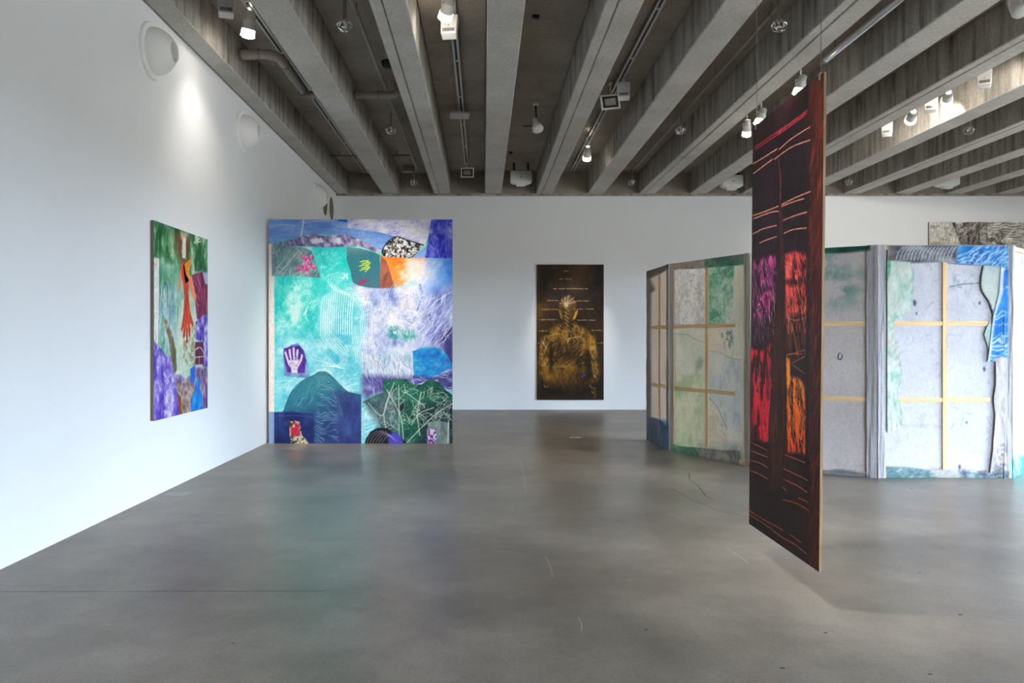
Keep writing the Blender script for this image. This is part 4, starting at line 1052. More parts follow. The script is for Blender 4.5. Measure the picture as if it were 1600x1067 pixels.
m_ = A.poly(blu, .8); A.mot(m_, [(10, 86, 190), (24, 120, 210), (60, 176, 226)], .08, 1.5, 18); A.put(A.poly([(276, 745), (296, 728), (296, 800), (276, 806)], 1, 1), (22, 100, 206)); A.line([(306, 722), (306, 785)], 1.5, (70, 50, 90), .8)
A.grain(.14)
t = empty('wall_painting', (XL + .038, 8.08, .78), R(90), 'green and purple painting with a red arm, hung on the long white wall', 'painting')
link('canvas', grid_mesh('canvas', A, M['art'], .001, .2), t)
MB().box(.001, w_ - .001, .003, .036, .001, h_ - .001).build('stretcher', M['canvas_dark'], t)
for p, lb in ((arm, 'red arm and hand'), (org, 'orange cloth scrap'), (blu, 'blue bottle shape'), (vase, 'speckled brown vase shape')):
    o = link('collage_piece', patch_mesh('collage_piece', A, p, M['art'], .001, .002, 1.2, .2), t); o['label'] = lb

# ================================================================ DARK BACK VIEW PICTURE ON THE END WALL
w_, h_ = 1.53, 3.1
A = Art([(839, 413.6), (943.6, 413.6), (943.6, 624.4), (839, 624.4)], w_, h_, 120, (36, 25, 14), 9).crop(800, 390, 4.1056)
F = A.full(); A.mot(F, [(20, 13, 8), (36, 25, 14), (62, 42, 18), (104, 72, 24)], .5, 1.4, 1, 1.7)
A.mot(A.poly([(370, 110), (460, 110), (450, 290), (370, 280)], 14), [(70, 46, 14), (116, 80, 22)], .2, 1.5, 2, 1.6, .6)
PL = (206, 172, 130)
for y, x0, x1 in ((140, 335, 360), (190, 303, 388), (252, 266, 488), (327, 226, 306), (330, 416, 494), (384, 198, 304), (382, 420, 524), (450, 170, 312), (453, 418, 536), (522, 168, 232), (518, 505, 575), (600, 165, 185), (598, 545, 585)):
    for k in range(2): A.line([(x0 + k * 12, y + k * 3), ((x0 + x1) / 2, y - 2 + k * 4), (x1 - k * 9, y + k * 2)], 1.6 - .5 * k, PL if k == 0 else (150, 106, 50), .85, None, .4)
body = A.poly([(176, 600), (190, 548), (232, 518), (290, 486), (330, 458), (400, 458), (440, 486), (500, 520), (536, 560), (548, 640), (568, 790), (560, 840), (470, 880), (240, 910), (180, 800), (172, 700)], 5, 3)
A.mot(body, [(34, 22, 10), (72, 48, 16), (120, 84, 26), (164, 116, 36)], .2, 1.6, 3, 2.0, .9)
A.put(A.poly([(262, 610), (400, 620), (440, 660), (380, 720), (270, 710)], 18), (30, 18, 8), .75); A.put(A.poly([(240, 610), (262, 640), (262, 780), (236, 800)], 7), (24, 15, 8), .85); A.put(A.poly([(476, 640), (498, 660), (514, 800), (480, 860)], 7), (24, 15, 8), .85)
A.mot(A.poly([(200, 850), (480, 830), (590, 860), (590, 962), (160, 962), (160, 860)], 16), [(18, 11, 7), (34, 22, 11), (52, 36, 16)], .16, 1, 4, 1.6, .9)
G = [(206, 156, 60), (170, 122, 38), (130, 90, 28), (230, 196, 128), (40, 26, 10)]
A.scr(A.poly([(225, 535), (330, 468), (400, 468), (495, 530), (480, 590), (240, 590)], 4), 260, .09, 68, 26, 1, cols=G, a=.75)
A.scr(A.poly([(178, 570), (236, 530), (242, 745), (180, 750)], 4), 190, .08, 74, 24, 1, cols=G, a=.8)
A.scr(A.poly([(486, 530), (534, 560), (562, 810), (520, 830), (496, 640)], 4), 200, .08, 80, 22, 1, cols=G, a=.8)
A.scr(A.poly([(256, 590), (480, 580), (470, 740), (262, 750)], 4), 170, .1, -52, 18, .9, cols=G, a=.6); A.scr(A.poly([(220, 740), (490, 700), (480, 870), (230, 900)], 4), 170, .08, 76, 20, .9, cols=G[1:3] + G[4:], a=.6)
A.put(A.poly([(488, 540), (524, 556), (530, 600), (496, 606)], 5, 3), (196, 136, 28), .6); A.put(A.poly([(494, 618), (540, 610), (544, 632), (502, 648)], 2, 1.5), (190, 146, 66), .8)
A.line([(232, 556), (300, 540), (352, 562)], 1.4, (206, 160, 84), .85); A.line([(358, 598), (370, 570), (440, 558)], 1.6, (226, 196, 130), .9); A.line([(198, 590), (212, 620)], 2.4, (226, 214, 196), .9); A.line([(262, 700), (300, 746), (360, 744), (420, 690)], 1.6, (176, 126, 42), .7)
for i in range(11): A.line([(272 + i * 11, 738 + 6 * math.sin(i * 2)), (264 + i * 11, 756)], 1.2, (186, 140, 56), .75, None, .1)
A.line([(184, 742), (236, 750)], 1.8, (170, 122, 46), .8); A.put(A.poly([(440, 812), (470, 796), (478, 806), (446, 818)], 1), (70, 56, 150), .9); A.line([(510, 770), (522, 790)], 2, (90, 70, 150), .8)
# head seen from behind: gathered hair, ears, neck and plait
A.put(A.poly([(322, 395), (398, 395), (404, 462), (328, 470)], 4), (70, 48, 18), .95)
A.mot(A.poly([(302, 350), (318, 310), (355, 292), (392, 306), (416, 345), (412, 400), (388, 440), (336, 440), (308, 400)], 3, 1.5), [(40, 26, 12), (84, 58, 22), (120, 86, 34)], .06, 1.4, 6, 1.8)
for i in range(22):
    a = math.pi * (1.02 + .96 * i / 21); r = .75 + .25 * A.rs.rand(); A.line([(350, 352), (354 + 30 * math.cos(a), 348 + 28 * math.sin(a)), (358 + 60 * r * math.cos(a), 346 + 56 * r * math.sin(a))], 1.1, [(214, 196, 152), (160, 118, 46), (96, 66, 24), (226, 214, 184)][i % 4], .85, None, .15)
A.put(A.poly(A.ell((349, 354), 15, 19), 3), (206, 188, 148), .9)
A.put(A.poly([(300, 384), (312, 392), (324, 446), (312, 436)], 2), (166, 128, 64)); A.put(A.poly([(424, 382), (406, 402), (388, 450), (404, 446), (420, 410)], 2), (206, 156, 56))
for i in range(9):
    y = 374 + i * 24; k = 13 - i * 1.1
    A.line([(352 - k, y), (355, y + 12), (352 + k, y + 20)], 2.4, (196, 156, 74), .8, None, .25); A.line([(352 + k, y + 6), (354, y + 18), (352 - k, y + 26)], 1.6, (96, 66, 22), .9, None, .2)
A.scr(F, 260, .05, 0, 60, 1, cols=[(90, 60, 22), (120, 84, 30), (20, 12, 8)], a=.5)
for p in ([(205, 868), (214, 880), (230, 876)], [(500, 870), (516, 888)], [(512, 910), (526, 920)]): A.line(p, 1.6, (210, 190, 150), .8)
A.mot(A.poly([(520, 880), (540, 884), (538, 950), (528, 952)], 3), [(96, 68, 22), (130, 92, 30)], .1, 1, 5, 1.5, .8)
A.grain(.22)
t = empty('framed_print', (1.23, YB - .034, .225), 0, 'dark brown and gold picture of a person seen from behind, on the end wall', 'painting')
link('print', grid_mesh('print', A, M['panel'], .0005), t)
MB().box(.001, w_ - .001, .002, .032, .001, h_ - .001).build('backing_board', M['canvas_dark'], t)

# ================================================================ BLACK AND WHITE PICTURE ON THE END WALL
w_, h_ = 3.2, 2.4; x0_ = 10.2; z0_ = 4.3 - h_
z0_ = 1.6 + (531 - 347) / FPX * (YB - .05) - h_
A = Art([proj(x0_, YB - .05, z0_ + h_), proj(x0_ + w_, YB - .05, z0_ + h_), proj(x0_ + w_, YB - .05, z0_), proj(x0_, YB - .05, z0_)], w_, h_, 75, (206, 200, 190), 13).crop(1440, 270, 8.206)
F = A.full(); A.mot(F, [(150, 144, 136), (206, 202, 194), (232, 228, 222), (242, 240, 236)], .35, .5, 1, 1.7); A.hatch(A.poly([(840, 620), (2200, 620), (2200, 2400), (840, 2400)]), 0, .06, (90, 82, 76), .7, .25, .5)
A.mot(A.poly([(100, 670), (385, 680), (510, 925), (900, 2400), (100, 2400)]), [(150, 152, 146), (200, 198, 188), (228, 222, 210)], .25, .8, 2, 1.8)
m_ = A.poly([(385, 640), (560, 640), (600, 630), (840, 630), (850, 930), (700, 1500), (510, 925)], 1, 1); A.mot(m_, [(34, 28, 26), (66, 58, 54), (120, 112, 106), (196, 186, 178)], .14, 1, 3, 1.7); A.scr(m_, 150, .12, -60, 18, 1.2, (206, 200, 192), .8); A.put(A.poly([(420, 630), (540, 630), (520, 670), (440, 672)], 2, 2), (226, 220, 214))
A.put(A.blot(A.poly([(850, 760), (1060, 740), (1060, 930), (850, 930)], 6), .4, .6, .1), (50, 40, 36), .8); A.scr(F, 200, .2, 0, 20, 1.2, cols=[(60, 54, 50), (226, 222, 214)], a=.6); A.line([(1020, 880), (1190, 720)], 2, (230, 226, 218))
A.grain(.25)
t = empty('wide_print', (x0_, YB - .05, z0_), 0, 'large black and white print on the end wall behind the folding canvases', 'painting')
link('print', grid_mesh('print', A, M['art'], .001), t)
MB().box(.001, w_ - .001, .003, .049, .001, h_ - .001).build('stretcher', M['canvas_dark'], t)

# ================================================================ SUSPENDED DARK RED PANEL
w_, h_ = 1.25, 2.97
A = Art([(1174, 199), (1290, 113), (1279.5, 892.5), (1170, 818.5)], w_, h_, 230, (26, 14, 14), 17).crop(1150, 100, 2.667); A.lw = .62
F = A.full(); A.mot(F, [(12, 7, 8), (22, 12, 12), (36, 18, 20), (46, 28, 34)], .3, 2.2, 1, 1.6)
A.mot(A.poly([(66, 330), (300, 200), (305, 800), (66, 830)], 10), [(14, 8, 12), (26, 14, 26), (40, 20, 42)], .3, 2, 2, 1.6, .7); A.put(A.blot(A.poly([(190, 180), (300, 70), (310, 160), (230, 200)], 8), .42, .62, .25), (96, 34, 20), .6)
A.put(A.blot(A.poly([(150, 200), (240, 130), (240, 190), (160, 230)], 6), .5, .6, .1), (96, 30, 50), .6)
stripR = A.poly([(308, 75), (378, 30), (378, 1400), (340, 2200), (300, 2200)], 2)
A.mot(stripR, [(26, 10, 8), (44, 15, 10), (70, 22, 12)], .25, 2.4, 3, 1.8, .9)
RD = [(206, 56, 32), (176, 36, 26), (220, 110, 60), (140, 30, 20)]
A.scr(stripR, 420, .12, -66, 13, 1.2, cols=RD, a=.6)
for p in ([(70, 352), (130, 312), (190, 276), (250, 236), (302, 198)], [(76, 360), (140, 318), (200, 282), (262, 240), (302, 210)]): A.line(p, 2.2, (206, 40, 60), .95, None, .25)
A.scr(A.poly([(160, 290), (300, 196), (304, 212), (180, 300)], 1), 30, .06, -33, 12, 1.4, (216, 60, 80))
LNE = (238, 160, 130)
for p in ([(66, 420), (110, 396), (170, 360)], [(176, 366), (230, 320), (312, 272)], [(66, 463), (110, 432), (150, 404)], [(158, 404), (230, 356), (312, 328)], [(66, 642), (120, 626), (175, 606)], [(190, 600), (250, 572), (313, 549)], [(68, 656), (140, 632), (176, 628)],
          [(190, 608), (240, 590), (286, 578)], [(66, 720), (110, 700), (168, 688)], [(195, 668), (250, 648), (298, 636)], [(94, 760), (130, 746), (168, 735)], [(200, 722), (240, 708), (296, 703)]):
    A.line(p, 2.2, LNE, .95, None, .12); A.line([(x, y + 3) for x, y in p], 1.2, (150, 36, 56), .4, None, .5)
for i in range(5): A.line([(174 + i * 3, 390 + i * 20), (180 + i * 2, 480), (186 - i, 560), (178 + i * 3, 640), (184 + i * 3, 800), (186 + i * 3, 880)], 1.4, [(150, 40, 60), (196, 80, 80), (110, 30, 60)][i % 3], .75, None, .35)
A.line([(246, 730), (248, 770), (244, 795)], 1.6, (150, 40, 60), .8)
pk = A.poly([(66, 832), (110, 822), (165, 812), (166, 1000), (160, 1160), (66, 1180)], 4, 4); A.mot(pk, [(40, 14, 34), (104, 26, 84), (166, 50, 122), (214, 104, 160)], .16, 1.6, 5, 2.0); A.scr(pk, 230, .08, 70, 18, 1.5, cols=[(226, 130, 170), (206, 70, 130), (30, 10, 24), (20, 8, 16)], a=.85)
pr = A.poly([(206, 814), (250, 804), (296, 812), (296, 1150), (206, 1150)], 4, 4); A.mot(pr, [(60, 14, 18), (150, 30, 40), (206, 56, 60), (230, 100, 90)], .16, 1.8, 6, 2.0); A.scr(pr, 230, .08, 68, 16, 1.5, cols=[(240, 140, 120), (230, 90, 60), (26, 8, 10), (226, 60, 50)], a=.85)
A.put(A.poly([(200, 920), (240, 916), (296, 905), (296, 925), (250, 946), (206, 940)], 3, 4), (30, 8, 10), .85); A.put(A.poly([(80, 945), (120, 930), (150, 950), (110, 968)], 3, 4), (24, 8, 20), .85)
A.crop(1150, 480, 2.5406)
bl = A.poly([(52, 62), (140, 50), (142, 170), (110, 190), (56, 176)], 8, 3); A.put(bl, (18, 8, 12), .85); A.scr(bl, 40, .07, 0, 8, 1.2, (140, 36, 70), .7)
rd = A.poly([(54, 178), (100, 190), (140, 158), (140, 330), (130, 450), (126, 548), (54, 528)], 3, 3); A.mot(rd, [(90, 8, 18), (176, 14, 36), (214, 26, 46), (226, 60, 90)], .14, 2.2, 7, 1.8); A.put(A.blot(rd, .48, .53, .06, 3, 8), (20, 5, 7), .95); A.scr(rd, 90, .1, 84, 12, 1.4, cols=[(26, 6, 8), (236, 60, 70)], a=.8)
br = A.poly([(198, 54), (282, 46), (282, 225), (198, 215)], 5, 3); A.put(br, (16, 8, 8), .9); A.scr(br, 46, .16, 80, 10, 1.3, (214, 110, 70), .8)
for p in ([(198, 60), (240, 72), (280, 62)], [(198, 212), (275, 190)], [(225, 240), (275, 216)], [(222, 245), (274, 284)], [(205, 205), (262, 206)]): A.line(p, 1.8, (220, 120, 60), .9)
og = A.poly([(198, 220), (214, 222), (216, 290), (250, 300), (276, 330), (276, 600), (240, 592), (204, 590)], 3, 2.5); A.grad(og, (235, 280), (265, 590), (238, 134, 30), (216, 50, 26), 1.0, .25); A.put(A.blot(og, .49, .54, .05, 2.6, 10), (30, 9, 5), .95); A.scr(og, 120, .1, 70, 24, 1.6, cols=[(30, 8, 6), (246, 160, 60), (236, 96, 40)], a=.85)
A.line([(222, 380), (240, 376), (256, 384), (270, 360)], 2, (30, 10, 6)); A.line([(218, 300), (250, 340), (272, 400)], 2, (246, 170, 70), .8)
tr = A.poly([(138, -10), (196, -10), (200, 240), (204, 600), (190, 700), (150, 745), (132, 700), (130, 540), (142, 330)], 3, 3); A.mot(tr, [(16, 7, 5), (34, 14, 8), (58, 26, 12)], .12, 5, 11, 1.8, .95); A.scr(tr, 190, .3, 90, 5, 1.1, cols=[(120, 56, 26), (84, 36, 18), (20, 8, 6)], a=.7)
A.put(A.poly([(280, 40), (292, 40), (290, 800), (280, 800)], 2), (18, 8, 6), .7)
lower = A.poly([(52, 556), (128, 560), (150, 750), (196, 700), (206, 604), (290, 610), (288, 1100), (50, 900)], 6); A.mot(lower, [(16, 8, 6), (28, 14, 10), (44, 24, 14)], .25, 1, 12, 1.7, .9)
for p in ([(54, 545), (125, 580)], [(54, 578), (125, 606)], [(54, 616), (90, 626), (125, 646)], [(54, 656), (90, 670), (125, 690)], [(196, 598), (274, 630)], [(190, 652), (250, 680), (284, 698)], [(188, 692), (240, 716), (284, 745)], [(184, 722), (200, 736)], [(250, 765), (286, 782)], [(186, 770), (240, 785), (290, 815)],
          [(50, 808), (100, 840), (186, 886)], [(50, 824), (120, 868), (180, 912), (230, 940), (280, 978)], [(216, 905), (260, 936)]): A.line(p, 1.9, (224, 110, 70), .9, None, .2)
A.scr(lower, 60, .06, 30, 14, 1, (150, 60, 40), .5)
A.put(A.blot(pk, .5, .57, .07, 1.2, 14), (22, 8, 20), .85); A.put(A.blot(pr, .54, .61, .07, 1.2, 15), (30, 8, 10), .85)
A.scr(rd, 70, .08, 80, 16, 1.6, cols=[(246, 90, 110), (236, 50, 60)], a=.9); A.scr(og, 70, .08, 72, 24, 1.6, cols=[(252, 186, 90), (246, 130, 50)], a=.9); A.scr(tr, 60, .22, 90, 5, 1.3, cols=[(176, 84, 40), (150, 60, 30)], a=.8)
A.scr(A.full(), 500, .05, 80, 40, 1, cols=[(70, 26, 26), (50, 20, 30), (90, 40, 30), (10, 6, 6)], a=.6)
A.scr(pk, 120, .06, 72, 16, 1.4, cols=[(244, 170, 200), (230, 110, 160)], a=.9); A.scr(pr, 140, .06, 70, 16, 1.4, cols=[(250, 160, 130), (246, 110, 80)], a=.9)
A.grain(.22)
t = empty('suspended_panel', (0, 0, 0), 0, 'dark inked panel with red, pink and orange marks hanging from two wires', 'hanging panel')
th = math.atan2(.03, h_)
t.matrix_basis = Matrix.Translation((1.993, 6.0, .222)) @ Matrix.Rotation(R(-90), 4, 'Z') @ Matrix.Rotation(-th, 4, 'X')
link('print', grid_mesh('print', A, M['panel'], .0006, .05), t)
MB().box(0, w_, .0015, .016, 0, h_).build('plywood', M['ply'], t)
for x in (.06, w_ - .06):
    zt = ZT - .224; b = MB().tube([(x, .008, h_ - .02), (x, .008 - (zt - h_) * math.sin(th) * 1.0, zt / math.cos(th))], .0022, 6).build('wire', M['wire'], t)
    MB().box(x - .012, x + .012, -.001, .0175, h_ - .03, h_ + .012).build('clip', M['steel'], t)

# ================================================================ FOLDING CANVASES SEEN FROM BEHIND
SH = 2.70
def screen(P0, P1, seed, ppm, paint, label, bars, sides=(.085, .085), vbar=.5, base=(206, 204, 210), ext=.005, mat='cloth'):
    dx, dy = P1[0] - P0[0], P1[1] - P0[1]; w = math.hypot(dx, dy)
    qd = [proj(P0[0], P0[1], SH), proj(P1[0], P1[1], SH), proj(P1[0], P1[1], 0), proj(P0[0], P0[1], 0)]
    A = Art(qd, w, SH, ppm, base, seed)
    pieces = paint(A); A.grain(.05)
    t = empty('stretched_canvas', (P0[0], P0[1], 0), math.atan2(dy, dx), label, 'canvas', 'canvases standing in a ring')
    link('canvas', grid_mesh('canvas', A, M[mat], .003, .25, off=.026), t)
    for xw in (.004, w - .03): MB().box(xw, xw + .026, .002, .031, .002, SH - .002).build('edge_wrap', M['canvas'], t)
    fr = MB()
    fr.box(.032, .07, .002, .026, .01, SH - .01); fr.box(w - .07, w - .032, .002, .026, .01, SH - .01)
    fr.box(.07, w - .07, .002, .026, .01, .06); fr.box(.07, w - .07, .002, .026, SH - .06, SH - .01)
    fr.build('stretcher_frame', M['pine'], t)
    xm = w * vbar
    MB().box(xm - .027, xm + .027, .004, .024, .05, SH - .05).build('upright_bar', M['pine'], t)
    for z in (1.79, .905):
        a, b = bars
        MB().box(a, xm - .028, .006, .024, z - .026, z + .026).build('cross_bar', M['pineh'], t)
        MB().box(xm + .028, b, .006, .024, z - .026, z + .026).build('cross_bar', M['pineh'], t)
    for nm, pts, off, th_, bu, lb in pieces:
        o = link(nm, patch_mesh(nm, A, pts, M['cloth'], off, th_, 1.6, .12, bu, .12), t)
        if lb: o['label'] = lb
    # rolled cloth edges
    for x0, x1 in ((-.005, sides[0]), (w - sides[1], w + ext)):
        R_ = [(x0 * A.px, 0), (x1 * A.px, 0), (x1 * A.px, A.ny), (x0 * A.px, A.ny)]
        link('edge_fold', patch_mesh('edge_fold', A, R_, M['cloth'], -.002, .006, 1.6, .1, .022, .05, raw=True, clip=False, bst=16), t)
    return t
GREY = [(150, 150, 154), (178, 178, 182), (196, 196, 200)]
def side_strips(A, wl, wr, cols):
    for x0, x1 in ((0, wl), (A.w - wr, A.w)):
        m = A.poly([(x0 * A.px, -2), (x1 * A.px, -2), (x1 * A.px, A.ny + 2), (x0 * A.px, A.ny + 2)], .7, raw=True); A.mot(m, cols, .035, 30, 31, 1.3, 1, 3)
def paint_d(A):
    F = A.full(); A.mot(F, [(198, 197, 207), (208, 207, 216), (216, 215, 222)], .5, 1, 1, 1.5); A.put(A.blot(F, .64, .8, .12, .8, 2), (150, 158, 174), .3)
    A.scr(F, 40, .08, -30, 50, 1, (120, 130, 150), .5)
    side_strips(A, .09, .09, GREY)
    for x, y, r in ((1430.5, 473, 3.2), (1434, 490, 1.6), (1533, 473, 2), (1513, 660, 1.5), (1540, 577, 2.4), (1501, 731, 2.5)): A.put(A.poly(A.ell((x, y), r * .8, r * 1.6, 10), 1, 1.5), (44, 50, 84), .8)
    A.line([(1486, 448), (1505, 444), (1532, 442)], 1.2, (60, 62, 70), .8); A.put(A.blot(A.poly([(1486, 425), (1525, 425), (1520, 460), (1487, 455)], 6), .45, .65, .06), (120, 146, 160), .5)
    tl = [(1387, 383), (1497, 383.5), (1494, 412), (1470, 409), (1430, 411), (1387, 408)]
    m = A.poly(tl); A.mot(m, [(58, 60, 70), (104, 108, 118), (160, 160, 164)], .12, .8, 3, 1.7); A.put(A.poly([(1388, 384), (1402, 384), (1398, 408), (1388, 408)], 2), (110, 96, 84), .6)
    for i in range(16): A.line([(1400 + i * 5.6, 406), (1404 + i * 5.6, 394), (1412 + i * 5.4, 386)], 1.4, (226, 228, 232), .75, m)
    trr = [(1497, 383.5), (1575, 384), (1575, 418), (1535, 414), (1494, 412)]
    m = A.poly(trr); A.mot(m, [(10, 84, 170), (24, 118, 200), (60, 150, 214)], .12, .8, 4, 1.6); A.hatch(m, -40, .04, (206, 226, 240), .8, .3, .8); A.scr(m, 50, .08, -20, 20, 1.2, (214, 232, 244), .8)
    f1 = [(1386, 407), (1422, 409.7), (1428.4, 425), (1425.6, 459), (1426, 481), (1410, 496), (1397, 503), (1399, 530), (1408, 553), (1410, 581), (1402, 619), (1409, 642), (1409, 668), (1386, 676)]
    m = A.poly(f1); A.mot(m, [(186, 206, 194), (206, 216, 206), (222, 226, 220)], .2, 1.6, 5, 1.6); A.put(A.blot(m, .52, .72, .14, 1, 6), (110, 186, 160), .5); A.put(A.poly([(1386, 407), (1392, 408), (1390, 425), (1386, 440)], 1.5), (24, 160, 110), .9)
    A.line([(1422, 412), (1427, 430), (1425, 460), (1424, 482)], 2.2, (120, 176, 156), .7); A.line([(1402, 556), (1408, 585), (1402, 615), (1408, 645), (1408, 664)], 2.2, (130, 176, 152), .7); A.hatch(m, -50, .07, (196, 190, 176), .6, .3, .6)
    f2 = [(1537, 415), (1566, 417), (1561, 459), (1552, 489.5), (1546, 472), (1534, 453), (1533, 435.6)]
    m = A.poly(f2); A.mot(m, [(170, 190, 192), (196, 208, 206), (206, 204, 190)], .2, 1, 7, 1.6); A.line([(1537, 416), (1533, 436), (1534, 453), (1546, 472), (1552, 489)], 1.2, (60, 62, 66), .9, None, .1)
    f3 = [(1563, 417), (1575, 418), (1574, 560.5), (1543, 566), (1547, 528), (1550, 505), (1552, 490), (1560, 459)]
    m = A.poly(f3); A.mot(m, [(14, 96, 184), (30, 124, 206), (90, 170, 220)], .14, 1.5, 8, 1.7); A.hatch(m, -12, .035, (226, 238, 244), .75, .3, .8, .5); A.put(A.poly([(1563, 417), (1568, 418), (1565, 460), (1555, 492), (1550, 530), (1546, 566), (1543, 566), (1547, 528), (1552, 490), (1560, 459)], .8), (232, 234, 238), .9)
    f4 = [(1555, 559), (1573, 558), (1571, 739), (1546.5, 739), (1551, 703), (1555, 647), (1552, 624), (1556, 600)]
    m = A.poly(f4); A.mot(m, [(176, 170, 172), (198, 192, 192), (212, 208, 208)], .08, 2.2, 9, 1.6); A.put(A.blot(A.poly([(1556, 700), (1572, 690), (1572, 738), (1552, 738)], 3), .45, .6, .04), (80, 86, 96), .7)
    f5 = [(1548, 498), (1551, 520), (1545, 545), (1538, 522)]; m = A.poly(f5); A.mot(m, [(150, 186, 180), (180, 206, 200)], .1)
    bt = [(1385, 729), (1415, 729), (1448, 734), (1474, 733), (1504, 737.5), (1546, 739), (1575, 739), (1575, 750), (1385, 750)]
    m = A.poly(bt); A.mot(m, [(60, 100, 108), (96, 130, 134), (150, 160, 160)], .1, .6, 10, 1.7); A.put(A.poly([(1452, 730), (1505, 735), (1500, 750), (1466, 750)], 4), (186, 178, 172), .85); A.put(A.blot(A.poly([(1500, 735), (1575, 738), (1575, 750), (1505, 750)], 3), .4, .6, .05), (54, 60, 80), .85); A.scr(m, 60, .06, -20, 30, 1.1, (206, 216, 214), .7)
    return [('top_fold', tl, -.004, .006, .008, 'grey streaked cloth folded over the top'), ('top_fold', trr, -.004, .0065, .008, 'bright blue cloth folded over the top'), ('loose_flap', f1, .006, .002, .012, 'pale green loose flap'), ('loose_flap', f2, -.003, .002, .006, 'pale grey loose flap'),
            ('loose_flap', f5, -.003, .0035, .004, None), ('loose_flap', f3, .004, .003, .012, 'blue loose flap with a white edge'), ('loose_flap', f4, .004, .002, .014, 'crumpled grey loose flap'), ('bottom_fold', bt, -.004, .007, .008, 'teal and grey cloth folded at the foot')]
screen((4.571, 9.26), (6.112, 9.27), 21, 120, paint_d, 'canvas seen from behind with a pale green flap and a bright blue flap', (.17, 1.31), vbar=.507)
def paint_c(A):
    F = A.full(); A.mot(F, [(196, 188, 188), (206, 198, 197), (214, 207, 206)], .5, 1, 1, 1.5)
    A.put(A.blot(A.poly([(1180, 392), (1352, 388), (1345, 470), (1180, 480)], 16), .46, .68, .22, .8, 2), (70, 140, 122), .6); A.put(A.blot(F, .68, .8, .07, 1, 3), (150, 148, 156), .25)
    side_strips(A, .085, .085, [(146, 146, 150), (166, 166, 170), (188, 188, 192)])
    A.line([(1310, 552), (1315, 554), (1314, 561), (1309, 560), (1310, 553)], 1.6, (40, 60, 100), .9)
    tp = [(1178, 380), (1360, 380), (1360, 391.5), (1320, 395), (1280, 396), (1178, 404)]; m = A.poly(tp); A.mot(m, [(14, 54, 44), (24, 84, 70), (44, 104, 90)], .2, .6, 4, 1.6)
    bt = [(1178, 728), (1290, 734), (1312, 733), (1340, 737), (1360, 738), (1360, 750), (1178, 740)]; m = A.poly(bt); A.mot(m, [(84, 88, 98), (120, 122, 130), (160, 158, 158)], .12, .6, 5, 1.6)
    return [('top_fold', tp, -.004, .006, .006, 'dark green cloth folded over the top'), ('bottom_fold', bt, -.004, .006, .006, 'slate grey cloth folded at the foot')]
screen((3.385, 9.94), (4.543, 9.2745), 23, 110, paint_c, 'plain canvas seen from behind with dark green top edge, half hidden by the suspended panel', (.07, 1.24), ext=.019)
